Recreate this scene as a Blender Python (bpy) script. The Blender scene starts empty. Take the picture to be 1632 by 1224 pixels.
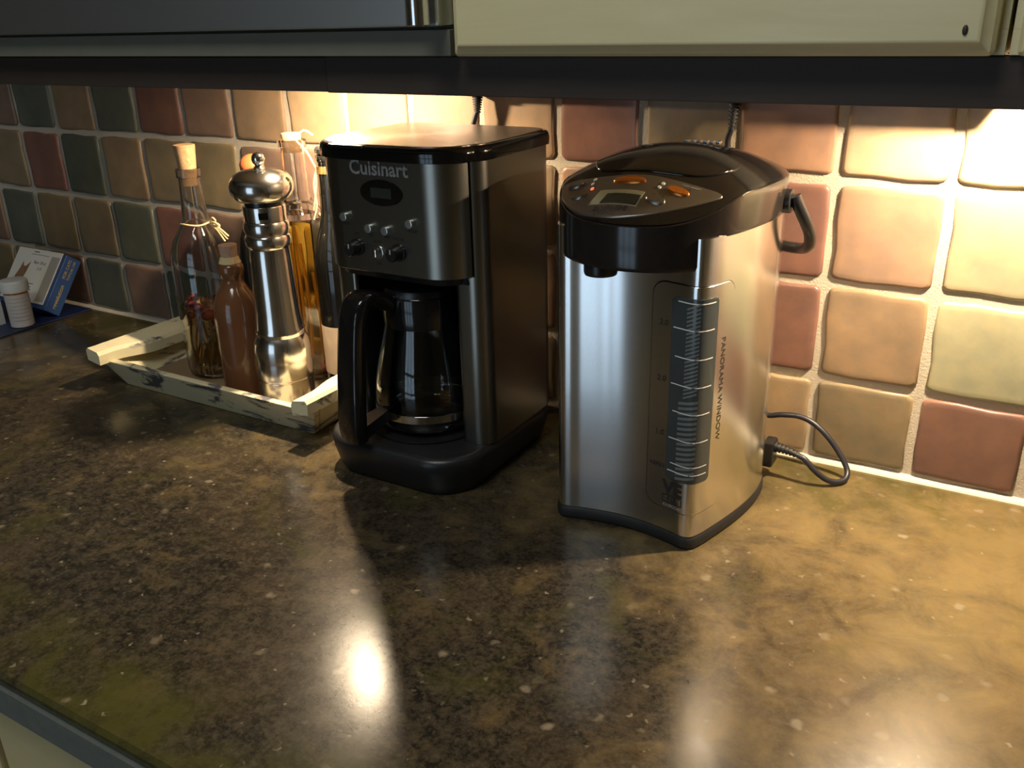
import bpy, math, random
from mathutils import Vector, Matrix
random.seed(7)
SC = bpy.context.scene
COL = SC.collection
# ------------------------------------------------------------------ camera
CAMX, CAMY, CAMZ = 1.55565, -0.94575, 0.46995
YAW, PITCH, ROLL, FPX = 0.548093, -0.388801, -0.02696, 1438.47
fw = Vector((-math.sin(YAW)*math.cos(PITCH), math.cos(YAW)*math.cos(PITCH), math.sin(PITCH)))
rt = fw.cross(Vector((0, 0, 1))).normalized(); up = rt.cross(fw)
rt2 = rt*math.cos(ROLL) + up*math.sin(ROLL); up2 = -rt*math.sin(ROLL) + up*math.cos(ROLL)
cd = bpy.data.cameras.new('camera'); cam = bpy.data.objects.new('camera', cd); COL.objects.link(cam)
cd.sensor_width = 36.0; cd.lens = FPX/1632*36.0; cd.clip_start = 0.01
cam.matrix_world = Matrix(((rt2.x, up2.x, -fw.x, CAMX), (rt2.y, up2.y, -fw.y, CAMY), (rt2.z, up2.z, -fw.z, CAMZ), (0, 0, 0, 1)))
SC.camera = cam
# ------------------------------------------------------------------ world, lights, exposure
vs = SC.view_settings
vs.view_transform = 'Standard'; vs.look = 'None'; vs.gamma = 1.0; vs.use_curve_mapping = False
vs.exposure = 0.0
W = bpy.data.worlds.new('daylight'); SC.world = W; W.use_nodes = True
bg = W.node_tree.nodes['Background']; bg.inputs[0].default_value = (0.60, 0.80, 1.0, 1); bg.inputs[1].default_value = 2.1

WIN = (0.25, 1.35, -0.86, 1.05)      # glazed patio door opposite: x0 x1 z0 z1
ROOM_Y = -3.0
ld = bpy.data.lights.new('window_portal', 'AREA'); ld.shape = 'RECTANGLE'; ld.size = WIN[1]-WIN[0]; ld.size_y = WIN[3]-WIN[2]
ld.cycles.is_portal = True
lo = bpy.data.objects.new('window_portal', ld); COL.objects.link(lo)
lo.location = ((WIN[0]+WIN[1])/2, ROOM_Y-0.02, (WIN[2]+WIN[3])/2); lo.rotation_euler = (math.radians(90), 0, 0)
FILL_P = 9.0
LAMP_P = 5.0
LAMPS = [(0.8135, -0.1305, 0.430, 1.2), (1.518, -0.088, 0.430, 1.3)]
LAMP_COL = (1.0, 0.78, 0.52)

# ------------------------------------------------------------------ helpers
ORI = {}
def org(o):
    return ORI.get(o.name, Vector((0, 0, 0)))
def tag(o, label=None, cat=None, group=None, kind=None):
    if label: o['label'] = label
    if cat: o['category'] = cat
    if group: o['group'] = group
    if kind: o['kind'] = kind
    return o
def thing(name, loc, label, cat, group=None):
    o = bpy.data.objects.new(name, None); COL.objects.link(o); o.location = loc
    o.empty_display_size = 0.02
    ORI[o.name] = Vector(loc)
    return tag(o, label, cat, group)

def catmull(pts, n=8, closed=False):
    P = [Vector(p) for p in pts]; N = len(P); out = []
    rng = range(N) if closed else range(N-1)
    for i in rng:
        if closed: p0, p1, p2, p3 = P[i-1], P[i], P[(i+1) % N], P[(i+2) % N]
        else:
            p1, p2 = P[i], P[i+1]
            p0 = P[i-1] if i > 0 else p1*2-p2
            p3 = P[i+2] if i+2 < N else p2*2-p1
        for k in range(n):
            t = k/n
            out.append(0.5*((2*p1)+(p2-p0)*t+(2*p0-5*p1+4*p2-p3)*t*t+(3*p1-p0-3*p2+p3)*t*t*t))
    if not closed: out.append(P[-1])
    return out
def rrect(x0, x1, y0, y1, r, n=8):
    """counter-clockwise rounded rectangle; r = (front-left, front-right, back-right, back-left)"""
    if not isinstance(r, (tuple, list)): r = (r,)*4
    out = []
    cs = [(x0, y0, 180, r[0], 1, 1), (x1, y0, 270, r[1], -1, 1), (x1, y1, 0, r[2], -1, -1), (x0, y1, 90, r[3], 1, -1)]
    for cx, cy, a0, rr, sx, sy in cs:
        if rr <= 1e-6: out.append((cx, cy)); continue
        for k in range(n+1):
            a = math.radians(a0+90*k/n)
            out.append((cx+sx*rr+rr*math.cos(a), cy+sy*rr+rr*math.sin(a)))
    return out
def offset(pts, d):
    """offset a CCW outline outwards by d"""
    n = len(pts); out = []
    for i in range(n):
        a, b, c = pts[i-1], pts[i], pts[(i+1) % n]
        e1 = Vector((b[0]-a[0], b[1]-a[1])); e2 = Vector((c[0]-b[0], c[1]-b[1]))
        if e1.length < 1e-9: e1 = e2.copy()
        if e2.length < 1e-9: e2 = e1.copy()
        n1 = Vector((e1.y, -e1.x)).normalized(); n2 = Vector((e2.y, -e2.x)).normalized()
        m = n1+n2
        if m.length < 1e-6: m = n1
        m.normalize(); k = max(0.4, m.dot(n1))
        out.append((b[0]+m.x*d/k, b[1]+m.y*d/k))
    return out

class MB:
    def __init__(s): s.v = []; s.f = []
    def quadgrid(s, rows, close_u=False):
        b = len(s.v); n = len(rows[0])
        for r in rows: s.v += [tuple(p) for p in r]
        for i in range(len(rows)-1):
            for j in range(n if close_u else n-1):
                k = (j+1) % n
                s.f.append((b+i*n+j, b+i*n+k, b+(i+1)*n+k, b+(i+1)*n+j))
        return b, n
    def loft(s, rings, cap0=True, cap1=True):
        b, n = s.quadgrid(rings, True)
        if cap0: s.f.append(tuple(b+j for j in reversed(range(n))))
        if cap1: s.f.append(tuple(b+(len(rings)-1)*n+j for j in range(n)))
        return s
    def prism(s, pts, levels, cap0=True, cap1=True):
        """levels: (z, outward offset)"""
        return s.loft([[(x, y, z) for x, y in (offset(pts, d) if abs(d) > 1e-9 else pts)] for z, d in levels], cap0, cap1)
    def rbox(s, x0, x1, y0, y1, z0, z1, b=0.0015):
        b = min(b, (x1-x0)/2.2, (y1-y0)/2.2, (z1-z0)/2.2)
        base = rrect(x0, x1, y0, y1, b, 2)
        return s.prism(base, [(z0, -b), (z0+b*0.3, -b*0.3), (z0+b, 0), (z1-b, 0), (z1-b*0.3, -b*0.3), (z1, -b)])
    def box(s, x0, x1, y0, y1, z0, z1):
        b = len(s.v)
        s.v += [(x0, y0, z0), (x1, y0, z0), (x1, y1, z0), (x0, y1, z0), (x0, y0, z1), (x1, y0, z1), (x1, y1, z1), (x0, y1, z1)]
        s.f += [tuple(b+i for i in q) for q in ((0, 3, 2, 1), (4, 5, 6, 7), (0, 1, 5, 4), (1, 2, 6, 5), (2, 3, 7, 6), (3, 0, 4, 7))]
        return s
    def hexa(s, c):
        """8 corners, bottom 4 CCW then top 4"""
        b = len(s.v); s.v += [tuple(p) for p in c]
        s.f += [tuple(b+i for i in q) for q in ((0, 3, 2, 1), (4, 5, 6, 7), (0, 1, 5, 4), (1, 2, 6, 5), (2, 3, 7, 6), (3, 0, 4, 7))]
        return s
    def lathe(s, cx, cy, prof, n=48, cap0=True, cap1=True, z0=0.0, sides=None):
        rings = []
        for r, z in prof:
            r = max(r, 1e-5)
            rings.append([(cx+r*math.cos(2*math.pi*k/n), cy+r*math.sin(2*math.pi*k/n), z0+z) for k in range(n)])
        return s.loft(rings, cap0, cap1)
    def tube(s, pts, r, n=10, caps=True):
        P = [Vector(p) for p in pts]; rings = []; prev = None
        for i, p in enumerate(P):
            t = (P[min(i+1, len(P)-1)]-P[max(i-1, 0)]).normalized()
            if prev is None:
                a = Vector((0, 0, 1)) if abs(t.z) < 0.9 else Vector((1, 0, 0))
                u = t.cross(a).normalized()
            else:
                u = (prev-t*prev.dot(t)).normalized()
            prev = u; w = t.cross(u)
            rr = r[i] if isinstance(r, (list, tuple)) else r
            rings.append([p+(u*math.cos(2*math.pi*k/n)+w*math.sin(2*math.pi*k/n))*rr for k in range(n)])
        return s.loft(rings, caps, caps)
    def cyl(s, p, axis, r, L, n=24, bev=0.0):
        a = Vector(axis).normalized(); p = Vector(p)
        if bev: return s.tube([p, p+a*(L-bev), p+a*(L-bev*0.3), p+a*L], [r, r, r-bev*0.3, r-bev], n)
        return s.tube([p, p+a*L], r, n)
    def sphere(s, c, r, n=20, m=12, sz=1.0):
        pr = [(r*math.sin(math.pi*k/m), -r*sz*math.cos(math.pi*k/m)) for k in range(m+1)]
        return s.lathe(c[0], c[1], pr, n, True, True, c[2])
    def mapped(s, verts, faces, fn):
        b = len(s.v); s.v += [tuple(fn(v)) for v in verts]; s.f += [tuple(b+i for i in f) for f in faces]
        return s
    def build(s, name, mat, parent=None, smooth=True, angle=40, flip=False):
        me = bpy.data.meshes.new(name)
        o0 = org(parent) if parent is not None else Vector((0, 0, 0))
        me.from_pydata([(v[0]-o0.x, v[1]-o0.y, v[2]-o0.z) for v in s.v], [], s.f)
        me.validate(clean_customdata=False); me.update()
        if smooth:
            me.polygons.foreach_set('use_smooth', [True]*len(me.polygons))
            me.set_sharp_from_angle(angle=math.radians(angle))
        if isinstance(mat, str): mat = M[mat]
        me.materials.append(mat)
        o = bpy.data.objects.new(name, me); COL.objects.link(o)
        if smooth:
            wn_ = o.modifiers.new('weighted_normal', 'WEIGHTED_NORMAL'); wn_.keep_sharp = True; wn_.weight = 80
        if parent is not None:
            o.parent = parent; ORI[o.name] = o0
        return o

def text_geo(body, size, align='CENTER', sx=1.0, bold=0.0):
    cu = bpy.data.curves.new('txt', 'FONT'); cu.body = body; cu.size = size; cu.align_x = align; cu.align_y = 'CENTER'
    cu.resolution_u = 3; cu.offset = bold
    ob = bpy.data.objects.new('txt', cu); COL.objects.link(ob)
    dg = bpy.context.evaluated_depsgraph_get(); dg.update()
    me = bpy.data.meshes.new_from_object(ob.evaluated_get(dg))
    vs_ = [(v.co.x*sx, v.co.y) for v in me.vertices]; fs = [tuple(p.vertices) for p in me.polygons]
    bpy.data.objects.remove(ob); bpy.data.curves.remove(cu); bpy.data.meshes.remove(me)
    return vs_, fs

# ------------------------------------------------------------------ materials
M = {}
def nmat(name):
    m = bpy.data.materials.new(name); m.use_nodes = True; nt = m.node_tree
    b = nt.nodes['Principled BSDF']; M[name] = m
    return m, nt, b
def setp(b, **k):
    for a, v in k.items():
        b.inputs[a.replace('_', ' ')].default_value = v
def mix(nt, fac, a, b, typ='MIX'):
    n = nt.nodes.new('ShaderNodeMix'); n.data_type = 'RGBA'; n.blend_type = typ
    for sock, val in ((n.inputs[0], fac), (n.inputs[6], a), (n.inputs[7], b)):
        if hasattr(val, 'is_linked'): nt.links.new(val, sock)
        elif isinstance(val, (int, float)): sock.default_value = val
        else: sock.default_value = tuple(val)+(1,) if len(val) == 3 else val
    return n.outputs[2]
def noise(nt, scale, detail=4, rough=0.55, vec=None, dist=0.0):
    n = nt.nodes.new('ShaderNodeTexNoise'); n.inputs['Scale'].default_value = scale; n.inputs['Detail'].default_value = detail
    n.inputs['Roughness'].default_value = rough; n.inputs['Distortion'].default_value = dist
    if vec is not None: nt.links.new(vec, n.inputs['Vector'])
    return n.outputs[0]
def ramp(nt, src, p0, p1, c0=(0, 0, 0), c1=(1, 1, 1)):
    r = nt.nodes.new('ShaderNodeValToRGB'); nt.links.new(src, r.inputs[0])
    r.color_ramp.elements[0].position = p0; r.color_ramp.elements[1].position = p1
    r.color_ramp.elements[0].color = tuple(c0)+(1,); r.color_ramp.elements[1].color = tuple(c1)+(1,)
    return r.outputs[0]
def math_(nt, op, a, b=None, clamp=False):
    n = nt.nodes.new('ShaderNodeMath'); n.operation = op; n.use_clamp = clamp
    for i, v in enumerate((a, b)):
        if v is None: continue
        if hasattr(v, 'is_linked'): nt.links.new(v, n.inputs[i])
        else: n.inputs[i].default_value = v
    return n.outputs[0]
def coords(nt, kind='Object', scale=None):
    t = nt.nodes.new('ShaderNodeTexCoord'); o = t.outputs[kind]
    if scale:
        mp = nt.nodes.new('ShaderNodeMapping'); mp.inputs['Scale'].default_value = scale
        nt.links.new(o, mp.inputs['Vector']); o = mp.outputs[0]
    return o
def world_pos(nt):
    g = nt.nodes.new('ShaderNodeNewGeometry'); s = nt.nodes.new('ShaderNodeSeparateXYZ'); nt.links.new(g.outputs['Position'], s.inputs[0])
    return g.outputs['Position'], s.outputs
def bump(nt, b, h, strength=0.3, dist=0.001):
    n = nt.nodes.new('ShaderNodeBump'); n.inputs['Strength'].default_value = strength; n.inputs['Distance'].default_value = dist
    nt.links.new(h, n.inputs['Height']); nt.links.new(n.outputs[0], b.inputs['Normal'])
def plain(name, col, rough=0.5, metal=0.0, nscale=40, namt=0.12, **k):
    m, nt, b = nmat(name)
    c = noise(nt, nscale, 3, vec=coords(nt))
    d = tuple(x*(1-namt) for x in col); l = tuple(min(1, x*(1+namt)) for x in col)
    nt.links.new(mix(nt, c, d, l), b.inputs['Base Color'])
    setp(b, Roughness=rough, Metallic=metal, **k)
    return m
# tiles: colour from each tile object's own colour
m, nt, b = nmat('glazed_tile')
oi = nt.nodes.new('ShaderNodeObjectInfo')
pos, xyz = world_pos(nt)
n1 = noise(nt, 14, 5, 0.6, pos); n2 = noise(nt, 60, 4, 0.6, pos)
dk = mix(nt, 1.0, oi.outputs['Color'], (0.66, 0.70, 0.73), 'MULTIPLY'); lt = mix(nt, 1.0, oi.outputs['Color'], (1.16, 1.12, 1.04), 'MULTIPLY')
c1 = mix(nt, ramp(nt, n1, 0.3, 0.7), dk, lt)
c2 = mix(nt, ramp(nt, n2, 0.35, 0.75), c1, mix(nt, 1.0, c1, (1.12, 1.05, 0.95), 'MULTIPLY'))
nt.links.new(c2, b.inputs['Base Color']); setp(b, Roughness=0.38)
bump(nt, b, n1, 0.35, 0.002)
m, nt, b = nmat('grout')
pos, xyz = world_pos(nt); n1 = noise(nt, 420, 4, 0.7, pos); n2 = noise(nt, 9, 3, 0.5, pos)
nt.links.new(mix(nt, n2, (0.40, 0.34, 0.26), (0.56, 0.50, 0.40)), b.inputs['Base Color']); setp(b, Roughness=0.9); bump(nt, b, n1, 0.9, 0.0015)
# countertop: stained polished concrete
m, nt, b = nmat('stained_concrete')
pos, xyz = world_pos(nt)
nL = noise(nt, 5.0, 6, 0.62, pos, 0.6); nM = noise(nt, 17, 6, 0.65, pos, 0.4); nS = noise(nt, 75, 5, 0.7, pos)
def mrange(src, a, c):
    n = nt.nodes.new('ShaderNodeMapRange'); n.inputs[1].default_value = a; n.inputs[2].default_value = c; nt.links.new(src, n.inputs[0]); return n.outputs[0]
zone = math_(nt, 'ADD', math_(nt, 'MULTIPLY', mrange(xyz[0], 1.24, 1.58), 0.60), math_(nt, 'MULTIPLY', mrange(xyz[1], -0.44, -0.16), 0.40))  # stain paler to right and back, with some lamp falloff put into the colour
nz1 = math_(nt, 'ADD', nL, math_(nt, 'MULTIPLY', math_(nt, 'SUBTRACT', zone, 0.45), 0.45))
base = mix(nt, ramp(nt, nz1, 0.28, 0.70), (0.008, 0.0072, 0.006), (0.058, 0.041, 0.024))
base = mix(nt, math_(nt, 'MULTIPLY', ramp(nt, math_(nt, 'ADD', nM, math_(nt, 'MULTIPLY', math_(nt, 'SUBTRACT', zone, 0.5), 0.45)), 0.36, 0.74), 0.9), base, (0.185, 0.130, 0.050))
base = mix(nt, math_(nt, 'MULTIPLY', ramp(nt, nS, 0.42, 0.78), 0.50), base, (0.11, 0.09, 0.06))
base = mix(nt, math_(nt, 'MULTIPLY', ramp(nt, noise(nt, 240, 4, 0.7, pos), 0.45, 0.8), 0.35), base, (0.14, 0.115, 0.075))
# olive stain: along the front edge, by the wall and in patches
fe = nt.nodes.new('ShaderNodeMapRange'); fe.inputs[1].default_value = -0.575; fe.inputs[2].default_value = -0.625
nt.links.new(xyz[1], fe.inputs[0])
be = nt.nodes.new('ShaderNodeMapRange'); be.inputs[1].default_value = -0.16; be.inputs[2].default_value = -0.02
nt.links.new(xyz[1], be.inputs[0])
nG = noise(nt, 11, 5, 0.6, pos, 0.8)
gmask = math_(nt, 'MULTIPLY', math_(nt, 'ADD', fe.outputs[0], math_(nt, 'MULTIPLY', be.outputs[0], 0.8), True), ramp(nt, nG, 0.36, 0.62))
gm2 = math_(nt, 'MULTIPLY', ramp(nt, noise(nt, 7.5, 5, 0.6, pos, 1.0), 0.56, 0.70), 0.6)
base = mix(nt, math_(nt, 'MULTIPLY', math_(nt, 'ADD', gmask, gm2, True), 0.8), base, (0.050, 0.048, 0.011))
# pale round spots of two sizes
def spots(sc, thr, keep, base, col, amt):
    v = nt.nodes.new('ShaderNodeTexVoronoi'); v.inputs['Scale'].default_value = sc; v.inputs['Randomness'].default_value = 1.0
    mp = nt.nodes.new('ShaderNodeMapping'); mp.inputs['Scale'].default_value = (1, 1, 0.02); nt.links.new(pos, mp.inputs['Vector'])
    nz = nt.nodes.new('ShaderNodeTexNoise'); nz.inputs['Scale'].default_value = sc*2.2; nt.links.new(pos, nz.inputs['Vector'])
    ad = mix(nt, 0.010, mp.outputs[0], nz.outputs[1], 'ADD'); nt.links.new(ad, v.inputs['Vector'])
    d = ramp(nt, v.outputs['Distance'], thr*0.45, thr, (1, 1, 1), (0, 0, 0))
    s = nt.nodes.new('ShaderNodeSeparateColor'); nt.links.new(v.outputs['Color'], s.inputs[0])
    k = math_(nt, 'GREATER_THAN', s.outputs[0], keep)
    k2 = math_(nt, 'MULTIPLY', s.outputs[1], amt)
    return mix(nt, math_(nt, 'MULTIPLY', math_(nt, 'MULTIPLY', d, k), k2), base, col)
base = spots(34, 0.19, 0.50, base, (0.27, 0.23, 0.17), 0.55)
base = spots(80, 0.20, 0.66, base, (0.30, 0.26, 0.19), 0.55)
base = spots(22, 0.20, 0.70, base, (0.03, 0.026, 0.02), 0.7)
raw = mix(nt, nS, (0.085, 0.090, 0.078), (0.15, 0.155, 0.135))
base = mix(nt, mrange(xyz[2], -0.004, -0.010), base, raw)
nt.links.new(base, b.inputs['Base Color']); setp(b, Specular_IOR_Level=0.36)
rg = nt.nodes.new('ShaderNodeMapRange'); rg.inputs[3].default_value = 0.14; rg.inputs[4].default_value = 0.27
nt.links.new(nM, rg.inputs[0]); nt.links.new(rg.outputs[0], b.inputs['Roughness'])
bump(nt, b, nS, 0.10, 0.0006)

def wood(name, c0, c1, rough=0.4, sc=(3, 40, 40), **k):
    m, nt, b = nmat(name)
    n1 = noise(nt, 2.5, 5, 0.6, coords(nt, 'Object', sc), 1.2); n2 = noise(nt, 6, 3, vec=coords(nt))
    c = mix(nt, ramp(nt, n1, 0.3, 0.7), c0, c1)
    nt.links.new(mix(nt, math_(nt, 'MULTIPLY', n2, 0.3), c, c0), b.inputs['Base Color']); setp(b, Roughness=rough, **k)
    return m
wood('maple', (0.60, 0.52, 0.29), (0.70, 0.62, 0.38), 0.35, (1.2, 30, 9))
wood('dark_wood', (0.030, 0.019, 0.013), (0.046, 0.029, 0.020), 0.62)
wood('cabinet_inside', (0.30, 0.22, 0.12), (0.36, 0.27, 0.16), 0.6)
wood('base_cabinet_paint', (0.60, 0.47, 0.22), (0.66, 0.53, 0.27), 0.5, (8, 8, 8))
wood('cork', (0.42, 0.24, 0.11), (0.66, 0.43, 0.23), 0.85, (90, 90, 60))
# distressed painted wood for the tray
m, nt, b = nmat('distressed_paint')
v = coords(nt, 'Object', (9, 9, 26)); n1 = noise(nt, 1.7, 6, 0.62, v, 0.6); n2 = noise(nt, 16, 4, 0.6, coords(nt))
c = mix(nt, n2, (0.56, 0.50, 0.31), (0.68, 0.62, 0.42))
c = mix(nt, ramp(nt, n1, 0.555, 0.62), c, (0.09, 0.085, 0.09))
c = mix(nt, ramp(nt, noise(nt, 55, 4, 0.7, coords(nt)), 0.68, 0.74), c, (0.20, 0.14, 0.08))
nt.links.new(c, b.inputs['Base Color']); setp(b, Roughness=0.62); bump(nt, b, n1, 0.3, 0.001)
plain('tray_floor', (0.20, 0.14, 0.08), 0.7)
plain('tray_patch', (0.085, 0.085, 0.10), 0.7, 0, 90, 0.35)
# metals
def steel(name, col, rough, aniso=0.5, axis='Z', sc=(6, 6, 2600)):
    m, nt, b = nmat(name)
    n1 = noise(nt, 1.0, 3, 0.6, coords(nt, 'Object', sc))
    nt.links.new(mix(nt, n1, tuple(x*0.985 for x in col), tuple(min(1, x*1.012) for x in col)), b.inputs['Base Color'])
    r = nt.nodes.new('ShaderNodeMapRange'); r.inputs[3].default_value = rough*0.95; r.inputs[4].default_value = rough*1.05
    nt.links.new(n1, r.inputs[0]); nt.links.new(r.outputs[0], b.inputs['Roughness'])
    setp(b, Metallic=1.0, Anisotropic=aniso, Anisotropic_Rotation=0.25)
    t = nt.nodes.new('ShaderNodeTangent'); t.direction_type = 'RADIAL'; t.axis = axis; nt.links.new(t.outputs[0], b.inputs['Tangent'])
    return m
steel('brushed_steel', (0.80, 0.79, 0.78), 0.21, 0.78)
steel('coffee_steel', (0.26, 0.248, 0.215), 0.31, 0.2)
steel('lid_steel', (0.30, 0.25, 0.22), 0.30, 0.3)
steel('mill_steel', (0.70, 0.67, 0.64), 0.18, 0.4)
steel('appliance_steel', (0.62, 0.64, 0.65), 0.42, 0.3)
plain('appliance_trim', (0.145, 0.138, 0.105), 0.6, 0.0)
plain('chrome', (0.75, 0.75, 0.75), 0.12, 1.0, namt=0.03)
plain('satin_panel', (0.26, 0.24, 0.215), 0.30, 0.85, namt=0.05)
plain('silver_button', (0.60, 0.64, 0.64), 0.25, 0.9, namt=0.05)
plain('black_plastic', (0.012, 0.012, 0.013), 0.28)
plain('gloss_black', (0.008, 0.0075, 0.0075), 0.10)
plain('brown_black_plastic', (0.016, 0.013, 0.012), 0.14)
plain('rubber', (0.012, 0.012, 0.013), 0.55)
plain('black_enamel', (0.014, 0.014, 0.015), 0.38)
plain('cord_rubber', (0.016, 0.016, 0.022), 0.42)
plain('ink', (0.02, 0.02, 0.02), 0.5, namt=0)
plain('print_white', (0.72, 0.72, 0.70), 0.5, namt=0.02)
plain('print_grey', (0.35, 0.35, 0.34), 0.5, namt=0.02)
plain('raised_letter', (0.50, 0.50, 0.48), 0.25, 0.35, namt=0.02)
plain('orange_button', (0.62, 0.20, 0.03), 0.22, 0.6)
plain('lcd', (0.17, 0.18, 0.11), 0.3)
plain('lcd_dark', (0.030, 0.034, 0.026), 0.25)
plain('lcd_pale', (0.30, 0.30, 0.20), 0.4)
plain('window_gauge', (0.05, 0.058, 0.06), 0.12)
plain('window_stripe', (0.15, 0.17, 0.17), 0.35)
plain('brown_glaze', (0.15, 0.062, 0.026), 0.14, 0, 14, 0.3, Coat_Weight=0.3)
plain('stone_cork', (0.45, 0.29, 0.20), 0.85, 0, 220, 0.3)
plain('black_glass', (0.008, 0.008, 0.007), 0.06)
plain('paper_label', (0.52, 0.40, 0.28), 0.75)
plain('raffia', (0.66, 0.50, 0.26), 0.8)
plain('gold_foil', (0.55, 0.36, 0.12), 0.3, 0.8)
plain('orange_ball', (0.55, 0.15, 0.05), 0.35)
plain('chili', (0.18, 0.018, 0.015), 0.3)
plain('red_pepper', (0.65, 0.03, 0.015), 0.3)
plain('herb', (0.16, 0.08, 0.03), 0.8)
plain('yellow_zest', (0.75, 0.42, 0.06), 0.5)
plain('white_plastic', (0.72, 0.71, 0.68), 0.35, namt=0.03)
plain('label_paper', (0.62, 0.56, 0.52), 0.7, namt=0.03)
plain('amber_plastic', (0.55, 0.20, 0.03), 0.25)
plain('card_white', (0.66, 0.68, 0.66), 0.6, namt=0.03)
plain('blue_card', (0.030, 0.075, 0.22), 0.4)
plain('navy', (0.012, 0.022, 0.075), 0.45, 0, 60, 0.3)
plain('yellow_ink', (0.55, 0.42, 0.08), 0.5, namt=0)
plain('cat_brown', (0.22, 0.13, 0.075), 0.7, 0, 160, 0.4)
plain('red_ink', (0.5, 0.02, 0.02), 0.5, namt=0)
plain('wall_paint', (0.34, 0.29, 0.20), 0.8)
plain('ceiling_paint', (0.68, 0.65, 0.58), 0.85)
wood('floor_slate', (0.20, 0.205, 0.205), (0.28, 0.285, 0.28), 0.30, (2, 6, 6))
plain('frame_white', (0.6, 0.6, 0.58), 0.4)
plain('ivory_plastic', (0.55, 0.50, 0.40), 0.4)
plain('caulk', (0.58, 0.53, 0.43), 0.7, 0, 120, 0.15)
def glass(name, col, rough=0.0, ior=1.45):
    m, nt, b = nmat(name)
    c = noise(nt, 30, 2, vec=coords(nt)); nt.links.new(mix(nt, c, tuple(x*0.97 for x in col), col), b.inputs['Base Color'])
    setp(b, Roughness=rough, IOR=ior, Transmission_Weight=1.0); return m
glass('clear_glass', (0.93, 0.93, 0.93)); glass('oil', (0.95, 0.62, 0.10), 0, 1.40); glass('pale_oil', (0.86, 0.72, 0.38), 0, 1.36); glass('carafe_glass', (0.85, 0.87, 0.87))
def emit(name, col, s):
    m, nt, b = nmat(name); setp(b, Base_Color=tuple(col)+(1,), Emission_Color=tuple(col)+(1,), Emission_Strength=s); return m
emit('lamp_lens', LAMP_COL, 12.0); emit('fill_diffuser', (1.0, 0.95, 0.85), 1.6); emit('led_red', (1.0, 0.16, 0.05), 1.2)

# ------------------------------------------------------------------ the setting
T = 0.105; Z3 = 0.09875
def zrow(r): return Z3+T*(r-1)          # r = 1..4 grout lines above the counter
def struct(o): return tag(o, kind='structure')
wall = struct(MB().box(-2.6, 4.0, 0.0, 0.10, -0.92, 1.55).build('wall_back', 'grout', smooth=False))
variants = []
for vi in range(7):
    rnd = random.Random(40+vi)
    half = T/2-0.0044
    out = []
    for sx, sy, dx, dy in ((-1, -1, 1, 0), (1, -1, 0, 1), (1, 1, -1, 0), (-1, 1, 0, -1)):
        cr = 0.004+rnd.random()*0.003
        for t in (0.0, 0.055, 0.34, 0.66, 0.945):
            px = sx*half+dx*2*half*t; pz = sy*half+dy*2*half*t
            if t == 0.0: px -= sx*cr*0.35; pz -= sy*cr*0.35
            j = rnd.uniform(-1, 1)*0.0017 if t in (0.34, 0.66) else rnd.uniform(-1, 1)*0.0006
            px += -dy*j*-1; pz += dx*j*-1
            out.append((px, pz))
    mb = MB(); ins = lambda d: [(x*(1-d/half), z*(1-d/half)) for x, z in out]
    rings = [[(x, 0.002, z) for x, z in out], [(x, -0.0022, z) for x, z in out], [(x, -0.0040, z) for x, z in ins(0.0012)], [(x, -0.0046, z) for x, z in ins(0.0034)], [(x, -0.0046, z) for x, z in ins(0.0080)]]
    mb.loft(rings, False, True)
    me = bpy.data.meshes.new('tile'); me.from_pydata(mb.v, [], mb.f); me.update()
    me.polygons.foreach_set('use_smooth', [True]*len(me.polygons)); me.materials.append(M['glazed_tile'])
    variants.append(me)
TC = dict(r=(0.205, 0.105, 0.082), m=(0.225, 0.150, 0.115), t=(0.300, 0.210, 0.130), o=(0.230, 0.180, 0.110), g=(0.128, 0.136, 0.106), s=(0.290, 0.270, 0.180), p=(0.315, 0.195, 0.140), y=(0.350, 0.265, 0.165), d=(0.13, 0.09, 0.07))
ROWS = {4: {-1: 'm', 0: 'g', 1: 't', 2: 'g', 3: 'r', 4: 'm', 5: 't', 6: 'y', 7: 'y', 8: 'p', 9: 't', 10: 'r', 11: 'o', 12: 'p', 13: 'y', 14: 'y', 15: 's'},
        3: {-1: 'o', 0: 'r', 1: 'g', 2: 't', 3: 'o', 4: 'o', 5: 'm', 6: 'p', 7: 'o', 8: 'r', 9: 't', 10: 'p', 11: 'o', 12: 'r', 13: 'p', 14: 's', 15: 'p'},
        2: {-2: 'm', -1: 'g', 0: 'o', 1: 'o', 2: 'g', 3: 'r', 4: 'm', 5: 't', 6: 'o', 7: 'g', 8: 'm', 9: 'p', 10: 'y', 11: 't', 12: 'r', 13: 't', 14: 's', 15: 'o'},
        1: {-2: 'o', -1: 'o', 0: 'd', 1: 'g', 2: 'm', 3: 'g', 4: 'p', 5: 'o', 6: 't', 7: 'r', 8: 'g', 9: 'o', 10: 'r', 11: 'm', 12: 't', 13: 'o', 14: 'r', 15: 'r'}}
rnd = random.Random(5)
for r in (4, 3, 2, 1):
    for k in range(-7, 21):
        c = ROWS[r].get(k) or rnd.choice('rmtogps')
        o = bpy.data.objects.new('tile', rnd.choice(variants)); COL.objects.link(o); o.parent = wall
        j = lambda a: rnd.uniform(-a, a)
        zc = zrow(r)-T/2; sz = 1.0
        if r == 1: sz = 0.905; zc = Z3-0.0044-0.905*(T/2-0.0044)
        o.location = (k*T+T/2+j(0.0012), 0.0012+j(0.0004), zc+j(0.0010))
        o.rotation_euler = (j(0.008), j(0.008), j(0.008)); o.scale = (1, 1, sz)
        base = TC[c]; f = 1+j(0.12); o.color = (base[0]*f*(1+j(0.05)), base[1]*f, base[2]*f*(1+j(0.06)), 1)
rnd = random.Random(3)
cb = MB(); rows = []
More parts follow.
